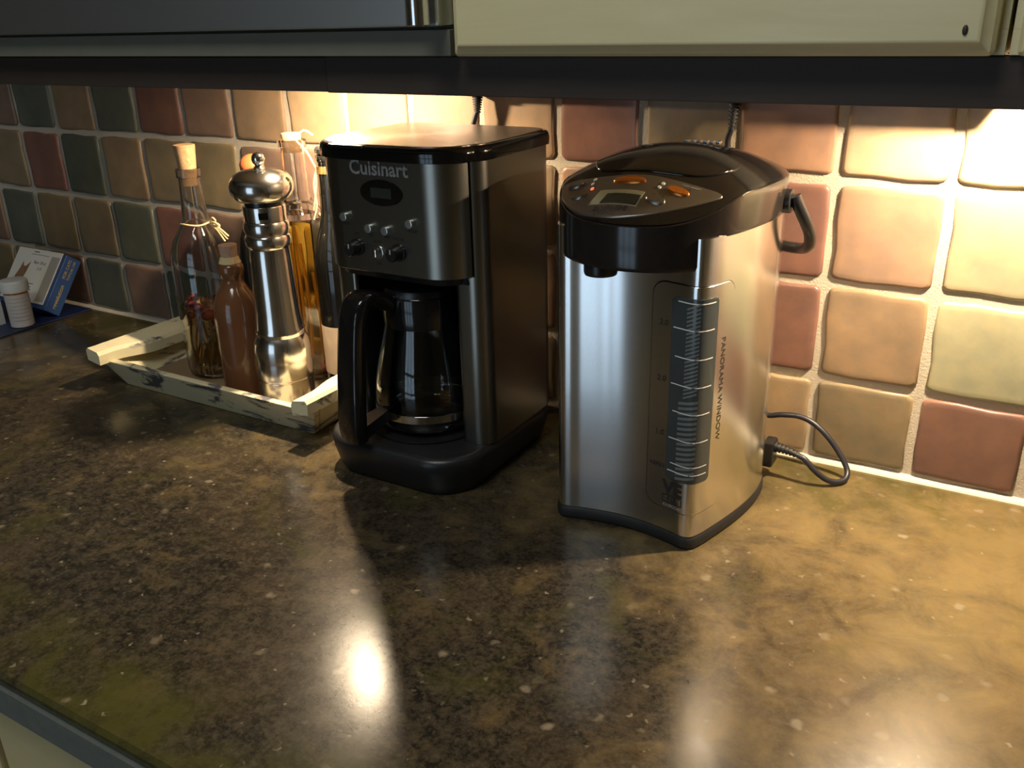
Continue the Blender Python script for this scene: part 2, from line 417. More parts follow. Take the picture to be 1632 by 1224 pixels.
for i in range(140):
    x = -2.5+6.4*i/139
    h = 0.0042+rnd.uniform(-1, 1)*0.0008; d = 0.0078+rnd.uniform(-1, 1)*0.001
    rows.append([(x, 0.0, -0.001), (x, -d, -0.001), (x, -d*0.9, 0.0012), (x, -d*0.55, h*0.8), (x, 0.0, h)])
cb.loft(rows, True, True); struct(cb.build('trim_1', 'caulk'))
struct(MB().box(-2.6, 4.0, ROOM_Y-0.1, 0.1, -0.96, -0.91).build('floor', 'floor_slate', smooth=False))
struct(MB().box(-2.6, 4.0, ROOM_Y-0.1, 0.1, 1.55, 1.6).build('ceiling', 'ceiling_paint', smooth=False))
struct(MB().box(-2.7, -2.6, ROOM_Y-0.1, 0.1, -0.96, 1.6).build('wall_left', 'wall_paint', smooth=False))
struct(MB().box(4.0, 4.1, ROOM_Y-0.1, 0.1, -0.96, 1.6).build('wall_right', 'wall_paint', smooth=False))
wf = MB(); x0, x1, z0, z1 = WIN
wf.box(-2.6, x0, ROOM_Y-0.1, ROOM_Y, -0.91, 1.55); wf.box(x1, 4.0, ROOM_Y-0.1, ROOM_Y, -0.91, 1.55)
wf.box(x0, x1, ROOM_Y-0.1, ROOM_Y, -0.91, z0); wf.box(x0, x1, ROOM_Y-0.1, ROOM_Y, z1, 1.55)
struct(wf.build('wall_front', 'wall_paint', smooth=False))
wn = MB()
for i in range(4):
    x = x0+(x1-x0)*i/3; wn.box(x-0.03, x+0.03, ROOM_Y-0.08, ROOM_Y+0.01, z0, z1)
for i in range(5):
    z = z0+(z1-z0)*i/4; wn.box(x0, x1, ROOM_Y-0.075, ROOM_Y+0.005, z-0.03, z+0.03)
struct(wn.build('window_1', 'frame_white', smooth=False))
# added unseen fill fixture on the ceiling, brightens cabinet doors and counter front
cl = thing('added_ceiling_fill', (1.15, -1.15, 1.55), 'square fill light with white frame, added on the ceiling over the counter', 'fill light')
MB().rbox(0.83, 1.47, -1.47, -0.83, 1.515, 1.55, 0.004).build('frame', 'frame_white', cl)
MB().rbox(0.86, 1.44, -1.44, -0.86, 1.508, 1.5149, 0.002).build('diffuser', 'fill_diffuser', cl)
ld = bpy.data.lights.new('ceiling_fill_source', 'AREA'); ld.shape = 'SQUARE'; ld.size = 0.56; ld.energy = FILL_P; ld.color = (0.98, 1.0, 0.92)
lo = bpy.data.objects.new('ceiling_fill_source', ld); COL.objects.link(lo); lo.location = (1.15, -1.15, 1.5)

# ------------------------------------------------------------------ countertop and base cabinets
CF = -0.672
ct = MB()
prof = [(-0.0085, -0.044), (CF+0.004, -0.044), (CF, -0.040), (CF, -0.0125), (CF+0.0035, -0.0105), (CF+0.0035, -0.0085), (CF+0.001, -0.006), (CF+0.002, -0.002), (CF+0.006, 0.0), (-0.0085, 0.0)]
ct.loft([[(x, y, z) for y, z in prof] for x in (-2.2, 3.2)])
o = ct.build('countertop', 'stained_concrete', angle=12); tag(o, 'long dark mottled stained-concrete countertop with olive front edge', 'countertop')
for i, (xa, xb) in enumerate(((0.188, 0.806), (0.810, 1.430), (1.434, 2.054))):
    lab = ['cream base cabinet under the countertop, below the bottle tray', 'cream base cabinet under the countertop, below the coffee maker', 'cream base cabinet under the countertop, right of the boiler'][i]
    bc = thing('base_cabinet', (xa, -0.63, -0.91), lab, 'cabinet', 'cream base cabinets under the worktop')
    MB().box(xa, xb, -0.625, -0.02, -0.81, -0.0445).build('body', 'cabinet_inside', bc, smooth=False)
    MB().box(xa, xb, -0.56, -0.02, -0.91, -0.8101).build('toe_kick', 'dark_wood', bc, smooth=False)
    MB().rbox(xa+0.004, xb-0.004, -0.645, -0.6251, -0.22, -0.050, 0.004).build('drawer', 'base_cabinet_paint', bc)
    d = MB().rbox(xa+0.004, xb-0.004, -0.645, -0.6251, -0.80, -0.226, 0.004).build('door', 'base_cabinet_paint', bc)
    MB().rbox(xa+0.07, xb-0.07, -0.647, -0.6451, -0.73, -0.296, 0.001).build('door_panel', 'base_cabinet_paint', d)

# ------------------------------------------------------------------ upper cabinets, appliance, valance
VY = -0.325
va = thing('valance', (1.0, VY, 0.412), 'long dark brown wooden light rail under the upper cabinets', 'valance')
MB().rbox(-0.6, 0.9975, VY, VY+0.02, 0.4115, 0.4400, 0.001).build('board', 'dark_wood', va)
MB().rbox(0.9985, 2.6, VY-0.0012, VY+0.02, 0.4110, 0.4405, 0.001).build('board', 'dark_wood', va)
DF = -0.350
def upper(xa, xb, label, knot=None):
    uc = thing('upper_cabinet', (xa, -0.17, 0.4412), label, 'cabinet', 'pale maple upper cabinets')
    mb = MB(); mb.box(xa, xb, -0.329, -0.009, 0.4412, 0.455); mb.box(xa, xa+0.016, -0.329, -0.009, 0.4551, 1.15); mb.box(xb-0.016, xb, -0.329, -0.009, 0.4551, 1.15)
    mb.box(xa, xb, -0.329, -0.009, 1.1501, 1.165); mb.box(xa+0.0161, xb-0.0161, -0.02, -0.009, 0.4551, 1.15)
    mb.build('body', 'maple', uc, smooth=False)
    da, db = xa+0.0045, xb-0.0045
    dr = MB(); z0, z1 = 0.4412, 1.16; b = 0.0085
    rg_ = lambda k, y: [(x, y, z) for x, z in rrect(da+k, db-k, z0+k, z1-k, max(0.0004, 0.003-k), 3)]
    dr.loft([rg_(0, -0.3292), rg_(0, DF+0.009), rg_(0.002, DF+0.006), rg_(0.0055, DF+0.004), rg_(0.0075, DF+0.001), rg_(0.0095, DF)])
    d = dr.build('door', 'maple', uc, angle=25)
    if knot:
        MB().sphere((knot[0], DF-0.0001, knot[1]), 0.0016, 10, 6, 1.8).build('wood_knot', 'dark_wood', d)
    return uc
upper(1.1395, 1.5155, 'pale maple upper cabinet directly above the boiler, with a small knot in its door', (1.4953, 0.4553))
upper(1.5180, 1.905, 'pale maple upper cabinet beyond the one with a knot in its door')
ap = thing('built_in_appliance', (0.83, -0.17, 0.4412), 'stainless steel built-in appliance with vertical bar handle beside the maple cabinet', 'appliance')
MB().box(0.36, 1.1390, -0.325, -0.009, 0.4412, 1.0).build('body', 'appliance_trim', ap, smooth=False)
MB().rbox(0.36, 1.1390, -0.340, -0.3252, 0.4412, 0.4605, 0.001).build('bottom_trim', 'appliance_trim', ap)
MB().rbox(0.36, 1.1370, -0.352, -0.3252, 0.4628, 1.0, 0.0025).build('door', 'appliance_steel', ap)
MB().lathe(1.1290, -0.366, [(0.0078, 0.4632), (0.0088, 0.4642), (0.0088, 0.939), (0.0078, 0.94)], 24).build('handle', 'chrome', ap)
for zz in (0.49, 0.90): MB().rbox(1.124, 1.134, -0.3600, -0.3521, zz, zz+0.015, 0.001).build('handle_bracket', 'chrome', ap)
# under-cabinet puck lamps behind the valance
for i, (lx, ly, lz, k) in enumerate(LAMPS):
    t = thing('puck_lamp', (lx, ly, 0.4412), ['round warm puck lamp under the stainless appliance, above the bottle tray', 'round warm puck lamp under the maple cabinet right of the boiler'][i], 'lamp', 'under-cabinet puck lamps')
    MB().lathe(lx, ly, [(0.030, 0.4410), (0.033, 0.439), (0.033, 0.432), (0.029, 0.4305), (0.028, 0.4345)], 32).build('housing', 'chrome', t)
    MB().lathe(lx, ly, [(0.026, 0.4343), (0.026, 0.4325), (0.018, 0.4315)], 32).build('lens', 'lamp_lens', t)
    ld = bpy.data.lights.new('puck_lamp_source', 'AREA'); ld.energy = LAMP_P*k; ld.color = LAMP_COL; ld.shape = 'DISK'; ld.size = 0.022
    lo = bpy.data.objects.new('puck_lamp_source', ld); COL.objects.link(lo); lo.location = (lx, ly, lz)
# plug strip under the cabinets along the wall
ps = thing('power_strip', (1.21, -0.018, 0.41), 'ivory multi-outlet strip fixed along the wall behind the valance', 'power strip')
MB().rbox(0.925, 1.500, -0.042, -0.0085, 0.3895, 0.4405, 0.002).build('body', 'ivory_plastic', ps)
for x in (0.955, 1.06, 1.165, 1.262, 1.38, 1.47):
    MB().rbox(x-0.012, x+0.012, -0.034, -0.0105, 0.3886, 0.3894, 0.0003).build('outlet', 'black_plastic', ps)

# ------------------------------------------------------------------ coffee maker
CX, YB = 0.9865, -0.072
cmk = thing('coffee_maker', (CX, -0.17, 0.0), 'black and brushed steel drip coffee maker with front dials beside the boiler', 'coffee maker')
base = rrect(CX-0.0985, CX+0.0985, -0.279, YB, (0.050, 0.050, 0.03, 0.03), 10)
base = [(x, y-0.006*max(0, 1-((x-CX)/0.0985)**2)*(1 if y < -0.2 else 0)) for x, y in base]
mb = MB(); mb.prism(base, [(0.0, -0.012), (0.002, -0.010), (0.010, -0.006), (0.028, -0.001), (0.037, 0), (0.042, -0.0015), (0.0446, -0.005), (0.045, -0.009)])
mb.build('base', 'black_enamel', cmk)
MB().lathe(0.988, -0.196, [(0.062, 0.0452), (0.064, 0.0462), (0.064, 0.0475), (0.060, 0.0482), (0.056, 0.0476)], 48).build('warming_plate', 'black_plastic', cmk)
# rear housing, U shaped: back block and two side walls with rounded fronts, steel clad
HX = 0.0985
def uouter():
    r = 0.018; out = []
    xo, yf = CX+HX, -0.224
    o = rrect(CX+0.064, xo, yf, YB, (0.006, r, 0.028, 0.0), 8)
    return o
right = uouter()
mb = MB(); mb.prism(right, [(0.0452, 0), (0.3420, 0)]); mb.build('side_panel', 'coffee_steel', cmk)
left = [(2*CX-x, y) for x, y in reversed(right)]
mb = MB(); mb.prism(left, [(0.0452, 0), (0.3420, 0)]); mb.build('side_panel', 'coffee_steel', cmk)
MB().box(CX-0.0639, CX+0.0639, -0.125, YB-0.0005, 0.0452, 0.342).build('water_tank', 'black_plastic', cmk, smooth=False)
# brew head
hp = rrect(CX-0.088, CX+0.088, -0.252, -0.2245, (0.040, 0.040, 0.0, 0.0), 10)
hp = [(x, min(y, -0.2245)) for x, y in rrect(CX-0.088, CX+0.088, -0.252, -0.190, (0.038, 0.038, 0.0, 0.0), 12)]
hp2 = []
for p in hp:
    if not hp2 or (abs(p[0]-hp2[-1][0])+abs(p[1]-hp2[-1][1])) > 1e-6: hp2.append(p)
mb = MB(); mb.prism(hp2, [(0.2290, -0.002), (0.2305, 0), (0.3420, 0)]); panel = mb.build('front_panel', 'coffee_steel', cmk)
core = rrect(CX-0.0638, CX+0.0638, -0.2243, -0.1252, 0.004, 3)
mb = MB(); mb.prism(core, [(0.2220, -0.003), (0.225, 0), (0.342, 0)]); mb.build('filter_basket', 'black_plastic', cmk)
mb = MB(); mb.prism(rrect(CX-0.080, CX+0.080, -0.2440, -0.2244, (0.030, 0.030, 0.0, 0.0), 8), [(0.2215, -0.002), (0.2289, 0)]); mb.build('drip_skirt', 'black_plastic', cmk)
# lid: black rim following head and housing, steel top plate
def lidpts(d):
    pts = []
    h = [(CX+0.0925, -0.2215), (CX+0.0905, -0.2290), (CX+0.0875, -0.2345), (CX+0.0800, -0.2430), (CX+0.0680, -0.2510), (CX+0.0520, -0.2555), (CX+0.03, -0.2575), (CX, -0.2580)]
    hs = [(CX+0.1005, YB-0.03), (CX+0.1010, -0.19), (CX+0.1000, -0.207), (CX+0.0965, -0.2165)]
    bk = [(CX, YB+0.001), (CX+0.07, YB+0.001), (CX+0.088, YB-0.003), (CX+0.0975, YB-0.013)]
    rside = bk+hs+h
    r = catmull([(x, y, 0) for x, y in rside], 5)
    r = [(p.x, p.y) for p in r]                       # back centre -> front centre along the right: clockwise
    l = [(2*CX-x, y) for x, y in reversed(r)][1:-1]
    full = (r+l)[::-1]
    return offset(full, d)
lp = lidpts(0.0)
mb = MB(); mb.prism(lp, [(0.3422, -0.003), (0.3426, 0), (0.3500, 0.0004), (0.3545, -0.0008), (0.3562, -0.0032), (0.3564, -0.006)])
lid = mb.build('lid', 'gloss_black', cmk)
mb = MB(); mb.prism(offset(lp, -0.0065), [(0.3563, 0.0), (0.3572, 0.0), (0.3575, -0.001)]); mb.build('lid_plate', 'lid_steel', lid)
MB().rbox(CX-0.055, CX-0.012, -0.2590, -0.2500, 0.3535, 0.3568, 0.001).build('lid_tab', 'black_plastic', lid)
# lettering and controls on the front panel
PY = -0.252
def fr(x, z, d=0.0006): return (x, PY-d, z)
vt, ft = text_geo('Cuisinart', 0.0195, 'CENTER', 1.0, 0.0004)
mb = MB()
for d in (0.0002, 0.0010): mb.mapped(vt, ft, lambda p: (0.987+p[0], PY-d, 0.3345+p[1]))
mb.build('lettering', 'raised_letter', panel, smooth=False)
def oval(mb, cx, cz, a, b, y0, y1, n=40, bev=0.0):
    ring = lambda y, k: [(cx+(a-k)*math.cos(2*math.pi*i/n), y, cz+(b-k)*math.sin(2*math.pi*i/n)) for i in range(n)]
    rs = [ring(y0, 0), ring(y1+bev, 0), ring(y1, bev)]
    return mb.loft(rs)
dsp = oval(MB(), 0.9885, 0.3115, 0.0265, 0.0128, PY+0.001, PY-0.0010, bev=0.0008).build('display', 'gloss_black', cmk)
MB().rbox(0.9885-0.0125, 0.9885+0.0125, PY-0.0014, PY-0.0010, 0.3065, 0.3165, 0.0002).build('display_screen', 'lcd_dark', dsp)
for bx, bz in ((0.9405, 0.2848), (0.9712, 0.2756), (0.9920, 0.2750), (1.0225, 0.2845)):
    mb = MB(); mb.cyl((bx, PY+0.0005, bz), (0, -1, 0), 0.0046, 0.0060, 20, 0.0012); mb.build('button', 'silver_button', cmk)
for kx, kz, rot in ((0.9528, 0.2545, 0.9), (1.0052, 0.2540, 1.0)):
    mb = MB(); n = 36
    ring = lambda y, r: [(kx+(r*(1+0.05*(i % 2)))*math.cos(2*math.pi*i/n), y, kz+(r*(1+0.05*(i % 2)))*math.sin(2*math.pi*i/n)) for i in range(n)]
    mb.loft([ring(PY+0.0004, 0.0086), ring(PY-0.003, 0.0084), ring(PY-0.0032, 0.0072), ring(PY-0.0135, 0.0068), ring(PY-0.0145, 0.0060)])
    k = mb.build('knob', 'black_plastic', cmk)
    MB().rbox(kx-0.0008, kx+0.0008, PY-0.0150, PY-0.0144, kz+0.001, kz+0.0058, 0.0002).build('pointer', 'raised_letter', k)
# small chrome rocker switch between the dials
sw = MB(); sw.cyl((0.9790, PY+0.0004, 0.2515), (0, -1, 0), 0.0072, 0.0022, 24, 0.0008); s_ = sw.build('power_switch', 'chrome', cmk)
MB().rbox(0.9768, 0.9812, PY-0.0075, PY-0.0020, 0.2470, 0.2560, 0.0012).build('switch_lever', 'chrome', s_)
def flat_text(parent, body, size, x, z, mat, y=PY-0.0004, sx=1.0):
    v_, f_ = text_geo(body, size, 'CENTER', sx)
    return MB().mapped(v_, f_, lambda p: (x+p[0], y, z+p[1])).build('print', mat, parent, smooth=False)
for tx, x, z in (('PROG', 0.9405, 0.2775), ('HR', 0.9712, 0.2685), ('MIN', 0.9920, 0.2680), ('1-4 CUP', 1.0225, 0.2768), ('OFF', 0.9528, 0.2680), ('AUTO', 0.9790, 0.2622), ('HEATER', 1.0052, 0.2675), ('ON', 0.9790, 0.2400)):
    flat_text(panel, tx, 0.0040, x, z, 'ink')

# ------------------------------------------------------------------ glass carafe
gx, gy = 0.988, -0.196
cf = thing('coffee_carafe', (gx, gy, 0.0485), 'empty glass carafe with black handle and lid in the coffee maker', 'carafe')
zb = 0.0487
outer = [(0.040, 0.0), (0.050, 0.0012), (0.0555, 0.006), (0.0585, 0.018), (0.0592, 0.034), (0.0575, 0.055), (0.053, 0.078), (0.048, 0.098), (0.0445, 0.114), (0.0425, 0.124)]
inner = [(r-0.0022, z+(0.0025 if z < 0.002 else 0)) for r, z in outer]
mb = MB(); mb.lathe(gx, gy, outer+inner[::-1], 64, False, False, zb)
# bottom discs
mb.lathe(gx, gy, [(0.0002, 0.0), (0.040, 0.0)], 64, False, False, zb); mb.lathe(gx, gy, [(0.0378, 0.0025), (0.0002, 0.0025)], 64, False, False, zb)
mb.build('glass', 'carafe_glass', cf, angle=60)
mb = MB(); mb.lathe(gx, gy, [(0.0590, 0.018), (0.0599, 0.0182), (0.0600, 0.0265), (0.0594, 0.0267)], 64, False, False, zb); mb.build('band', 'chrome', cf)
mb = MB(); mb.lathe(gx, gy, [(0.0429, 0.118), (0.0445, 0.1175), (0.0450, 0.130), (0.0440, 0.149), (0.0425, 0.151)], 64, False, False, zb)
mb.lathe(gx, gy, [(0.0425, 0.151), (0.0418, 0.149), (0.0418, 0.125)], 64, False, False, zb)
mb.build('collar', 'gloss_black', cf)
mb = MB(); mb.lathe(gx, gy, [(0.0412, 0.148), (0.0420, 0.152), (0.0400, 0.158), (0.030, 0.162), (0.012, 0.164)], 48, True, True, zb); mb.build('lid', 'black_plastic', cf)
# handle: broad strap from the collar down to the base
hu = Vector((-0.33, -0.945, 0)).normalized(); hv = Vector((-hu.y, hu.x, 0))
path = [(0.044, 0.1945, 0.011), (0.064, 0.2020, 0.012), (0.078, 0.2020, 0.0135), (0.0855, 0.190, 0.0145), (0.090, 0.165, 0.0150), (0.094, 0.130, 0.0155), (0.097, 0.098, 0.0160), (0.099, 0.068, 0.0160), (0.0975, 0.0545, 0.0150)]
pp = catmull([(d, z, w) for d, z, w in path], 5); rings = []
for i, p in enumerate(pp):
    a = pp[max(i-1, 0)]; c = pp[min(i+1, len(pp)-1)]
    td, tz = c.x-a.x, c.y-a.y; L = math.hypot(td, tz); nd, nz = -tz/L, td/L     # in the (d,z) plane
    th = 0.0095; w = p.z*1.25; ring = []
    for k in range(20):
        an = 2*math.pi*k/20; ca, sa = math.cos(an), math.sin(an)
        e = 0.55
        sx_ = math.copysign(abs(ca)**e, ca)*w; sy_ = math.copysign(abs(sa)**e, sa)*th
        d = p.x+nd*sy_; z = p.y+nz*sy_
        ring.append((gx+hu.x*d+hv.x*sx_, gy+hu.y*d+hv.y*sx_, z))
    rings.append(ring)
mb = MB(); mb.loft(rings); mb.build('handle', 'gloss_black', cf)
mb = MB(); rr = []
for d, z, w, t in ((0.0585, 0.0720, 0.008, 0.006), (0.075, 0.066, 0.010, 0.007), (0.0915, 0.0610, 0.012, 0.0075)):
    rr.append([(gx+hu.x*d+hv.x*a*w, gy+hu.y*d+hv.y*a*w, z+b_*t) for a, b_ in ((-1, -1), (1, -1), (1, 1), (-1, 1))])
mb.loft(rr); mb.build('handle_bracket', 'black_plastic', cf)

# ------------------------------------------------------------------ hot water boiler
BX, BY = 1.248, -0.128
def sym(h): return h+[(-x, y) for x, y in reversed(h[1:-1])]
def cm2(P, n=8): return [(p.x, p.y) for p in catmull([(x, y, 0) for x, y in P], n, True)]
body = cm2(sym([(0, -.1075), (.022, -.1088), (.045, -.1132), (.060, -.1172), (.0685, -.1150), (.0745, -.1040), (.0810, -.082), (.0885, -.052), (.0940, -.020), (.0955, .010), (.0905, .040), (.0755, .067), (.053, .085), (.027, .094), (0, .097)]))
head = cm2(sym([(0, -.1440), (.022, -.1410), (.043, -.1320), (.061, -.1180), (.0745, -.101), (.0830, -.080), (.0895, -.052), (.0945, -.020), (.0958, .010), (.0908, .040), (.0757, .067), (.053, .085), (.027, .094), (0, .097)]))
bl = thing('hot_water_boiler', (BX, BY, 0.0), 'tall stainless hot water boiler with black top and gauge window', 'water boiler')
wpts = lambda o: [(BX+x, BY+y) for x, y in o]
def sm(t): t = max(0.0, min(1.0, t)); return t*t*(3-2*t)
def zrim(v): return .328-.0205*sm((-.065-v)/.079)
mb = MB(); mb.prism(wpts(body), [(0.0, -0.004), (0.001, 0.0005), (0.004, 0.0018), (0.010, 0.0014), (0.0128, -0.0005)]); mb.build('foot', 'rubber', bl)
mb = MB(); mb.prism(wpts(body), [(0.0129, -0.0020), (0.0138, 0.0), (0.20, 0.0), (0.2960, 0.0)]); mb.build('body', 'brushed_steel', bl)
# arc-length surface mapping on the body
S_ = [0.0]; 
for i in range(1, len(body)+1):
    a, c = body[i-1], body[i % len(body)]; S_.append(S_[-1]+math.hypot(c[0]-a[0], c[1]-a[1]))
def surf(s, z, d=0.0):
    s = s % S_[-1]; i = 0
    lo_, hi = 0, len(S_)-1
    while hi-lo_ > 1:
        m_ = (lo_+hi)//2
        if S_[m_] <= s: lo_ = m_
        else: hi = m_
    i = lo_; a, c = body[i], body[(i+1) % len(body)]; p_, q_ = body[i-1], body[(i+2) % len(body)]
    t = (s-S_[i])/max(1e-9, S_[i+1]-S_[i])
    t1 = Vector((c[0]-p_[0], c[1]-p_[1])).normalized(); t2 = Vector((q_[0]-a[0], q_[1]-a[1])).normalized()
    tg = t1.lerp(t2, t).normalized()
    return (BX+a[0]+(c[0]-a[0])*t+tg.y*d, BY+a[1]+(c[1]-a[1])*t-tg.x*d, z)
def plate(mb, s0, s1, z0, z1, r, d, dz=0.0006, ns=26, slant=0.0):
    """rounded rectangular plate lying on the body, proud by d"""
    pts = rrect(s0, s1, z0, z1, r, 6)
    dense = []
    for i in range(len(pts)):
        a, c = pts[i-1], pts[i]; k = max(1, int(math.hypot(c[0]-a[0], c[1]-a[1])/0.004))
        for j in range(k): dense.append((a[0]+(c[0]-a[0])*j/k, a[1]+(c[1]-a[1])*j/k))
    mb.loft([[surf(s, z, -0.0004) for s, z in dense], [surf(s, z, d-0.0003) for s, z in dense], [surf(s, z, d) for s, z in offset(dense, -0.0005)]], False, False)
    # top surface as columns
    ins = 0.0005
    cols = []
    N = 30
    for i in range(N+1):
        s = s0+ins+(s1-s0-2*ins)*i/N
        e = max(0.0, r-min(s-s0, s1-s)); cut = r-math.sqrt(max(0.0, r*r-e*e)) if e > 0 else 0.0
        cols.append([surf(s, z0+ins+cut, d), surf(s, z1-ins-cut, d)])
    mb.quadgrid(cols)
    return mb
P0, P1 = 0.0215, 0.1120
gp = plate(MB(), P0-0.0008, P1+0.0008, 0.0368, 0.2562, 0.0130, 0.0004).build('gauge_groove', 'black_plastic', bl)
gp = plate(MB(), P0, P1, 0.0376, 0.2554, 0.0125, 0.0009).build('gauge_panel', 'brushed_steel', bl)
G0, G1 = 0.0415, 0.0880
gw = plate(MB(), G0, G1, 0.0700, 0.2450, 0.0050, 0.0016).build('gauge_window', 'window_gauge', gp)
# red-hot stripes of the water indicator, magnified below the water line
mb = MB()
def stripe(s0, s1, z, th, sl):
    n = 5; a = [surf(s0+(s1-s0)*i/n, z+sl*i/n, 0.0018) for i in range(n+1)]; c = [surf(s0+(s1-s0)*i/n, z+sl*i/n+th, 0.0018) for i in range(n+1)]
    mb.quadgrid([a, c])
z = 0.153
while z < 0.2375: stripe(0.0575, 0.0685, z, 0.0018, 0.0055); z += 0.0037
z = 0.0715
while z < 0.149: stripe(0.0530, 0.0700, z, 0.0026, 0.0035); z += 0.0050
o = mb.build('indicator_stripes', 'window_stripe', gw, smooth=False); o['kind'] = 'stuff'
for z, a, c in ((0.2405, 0.048, 0.083), (0.2165, 0.044, 0.083), (0.1905, 0.047, 0.083), (0.1645, 0.044, 0.083), (0.1385, 0.047, 0.083), (0.1115, 0.044, 0.083), (0.0865, 0.047, 0.083), (0.0785, 0.044, 0.083)):
    mb = MB(); n = 8; mb.quadgrid([[surf(a+(c-a)*i/n, z, 0.0020) for i in range(n+1)], [surf(a+(c-a)*i/n, z+0.0010, 0.0020) for i in range(n+1)]])
    mb.build('level_line', 'print_white', gw, smooth=False)
def stext(body_, size, s, z, mat, rot=0.0, sx=1.0, bold=0.0, par=None, align='CENTER'):
    v_, f_ = text_geo(body_, size, align, sx, bold); c_, s__ = math.cos(rot), math.sin(rot)
    return MB().mapped(v_, f_, lambda p: surf(s+p[0]*c_-p[1]*s__, z+p[0]*s__+p[1]*c_, 0.0012)).build('print', mat, par or gp, smooth=False)
stext('3.0', 0.0078, 0.0335, 0.2185, 'ink'); stext('2.0', 0.0078, 0.0335, 0.1665, 'ink'); stext('1.0', 0.0078, 0.0335, 0.1135, 'ink'); stext('REFILL', 0.0058, 0.0325, 0.0805, 'ink')
stext('PANORAMA WINDOW', 0.0088, 0.0985, 0.1560, 'ink', -math.pi/2, 1.08)
stext('VE', 0.0190, 0.0500, 0.0592, 'ink', 0.0, 1.0, 0.0007); stext('4.0L', 0.0078, 0.0500, 0.0481, 'ink'); stext('CV-DCC40', 0.0040, 0.0500, 0.0412, 'print_grey')
mb = MB(); bxp = [(0.0395, 0.0444), (0.0605, 0.0444), (0.0605, 0.0518), (0.0395, 0.0518)]
for i in range(4):
    a, c = bxp[i], bxp[(i+1) % 4]; n = 6; w = 0.0004
    dx, dz_ = (0, w) if i % 2 == 0 else (w, 0)
    mb.quadgrid([[surf(a[0]+(c[0]-a[0])*k/n-dx, a[1]+(c[1]-a[1])*k/n-dz_, 0.0012) for k in range(n+1)], [surf(a[0]+(c[0]-a[0])*k/n+dx, a[1]+(c[1]-a[1])*k/n+dz_, 0.0012) for k in range(n+1)]])
mb.build('print', 'ink', gp, smooth=False)
# head: black band, deeper at the front
def zbot(v): return .2950-.0260*sm((-.1005-v)/.010)
rings = [[(BX+x*0.97, BY+y*0.97, zbot(y)+0.0002) for x, y in head], [(BX+x*0.995, BY+y*0.995, zbot(y)-0.0004) for x, y in head], [(BX+x*1.004, BY+y*1.004, zbot(y)+0.003) for x, y in head],
         [(BX+x*1.004, BY+y*1.004, zbot(y)*0.4+zrim(y)*0.6) for x, y in head], [(BX+x, BY+y, zrim(y)-0.0012) for x, y in head], [(BX+x*0.99, BY+y*0.99, zrim(y)) for x, y in head]]
mb = MB(); mb.loft(rings, True, True); hd_ = mb.build('head', 'brown_black_plastic', bl)
def rad(u, v):
    for i in range(len(head)):
        x1, y1 = head[i-1]; x2, y2 = head[i]
        d = u*(y2-y1)-v*(x2-x1)
        if abs(d) < 1e-12: continue
        k = (x1*(y2-y1)-y1*(x2-x1))/d
        if k <= 0: continue
        t = ((u*k-x1)*(x2-x1)+(v*k-y1)*(y2-y1))/((x2-x1)**2+(y2-y1)**2)
        if -1e-6 <= t <= 1+1e-6: return 1/k
    return 1.0
def hz(t, v): return .354+(zrim(v)-.354)*t**2.1
def htop(u, v):
    if math.hypot(u, v) < 1e-6: return .354
    t = min(1.0, rad(u, v)); return hz(t, v/max(t, 1e-6))
rings = []
for t in (0.992, 0.985, 0.97, 0.93, 0.87, 0.8, 0.7, 0.6, 0.5, 0.4, 0.3, 0.2, 0.1, 0.02):
    rings.append([(BX+x*t, BY+y*t, hz(t, y)+(0.0 if t > 0.98 else 0.0008)) for x, y in head])
mb = MB(); mb.loft(rings, False, True); lidb = mb.build('lid', 'gloss_black', bl, angle=60)
def patch(poly, cu, cv, lift, edge=True):
    """plate with outline poly (u,v) hugging the lid"""
    mb = MB(); dense = [(p.x, p.y) for p in catmull([(u, v, 0) for u, v in poly], 5, True)]
    rs = []
    if edge: rs.append([(BX+u, BY+v, htop(u, v)+0.0002) for u, v in dense])
    for k in (1.0, 0.985, 0.85, 0.65, 0.4, 0.15, 0.01):
        rs.append([(BX+cu+(u-cu)*k, BY+cv+(v-cv)*k, htop(cu+(u-cu)*k, cv+(v-cv)*k)+lift-(0.0005 if k == 1.0 else 0)) for u, v in dense])
    return mb.loft(rs, False, True)
cpoly = [(-.0750, -.0935), (-.0685, -.1080), (-.0558, -.1205), (-.0370, -.1325), (-.0140, -.1385), (.0070, -.1365), (.0270, -.1285), (.0515, -.1105), (.0690, -.0945), (.0700, -.0890), (.0590, -.0875), (.0197, -.0870), (-.0146, -.0870), (-.0581, -.0866), (-.0720, -.0880)]
cp = patch(cpoly, -0.005, -0.108, 0.0020).build('control_panel', 'satin_panel', bl, angle=60)
def ontop(mb, pts, z0, z1, bev=0.0006):
    cu = sum(p[0] for p in pts)/len(pts); cv = sum(p[1] for p in pts)/len(pts)
    f = lambda k, l: [(BX+cu+(u-cu)*k, BY+cv+(v-cv)*k, htop(cu+(u-cu)*k, cv+(v-cv)*k)+l) for u, v in pts]
    return mb.loft([f(1.0, z0), f(1.0, z1-bev), f(0.9, z1), f(0.5, z1), f(0.05, z1)], False, True)
def ell(cu, cv, a, b_, n=28): return [(cu+a*math.cos(2*math.pi*i/n), cv+b_*math.sin(2*math.pi*i/n)) for i in range(n)]
for nm, cu, cv, a, b_, mt in (('button', -.0087, -.0968, .0150, .0042, 'orange_button'), ('button', .0367, -.1008, .0098, .0040, 'orange_button'), ('button', -.0614, -.0955, .0078, .0042, 'satin_panel'), ('button', -.0510, -.1112, .0068, .0040, 'satin_panel'), ('button', .0230, -.1162, .0085, .0042, 'satin_panel')):
    ontop(MB(), ell(cu, cv, a, b_), 0.0018, 0.0042, 0.001).build(nm, mt, cp)
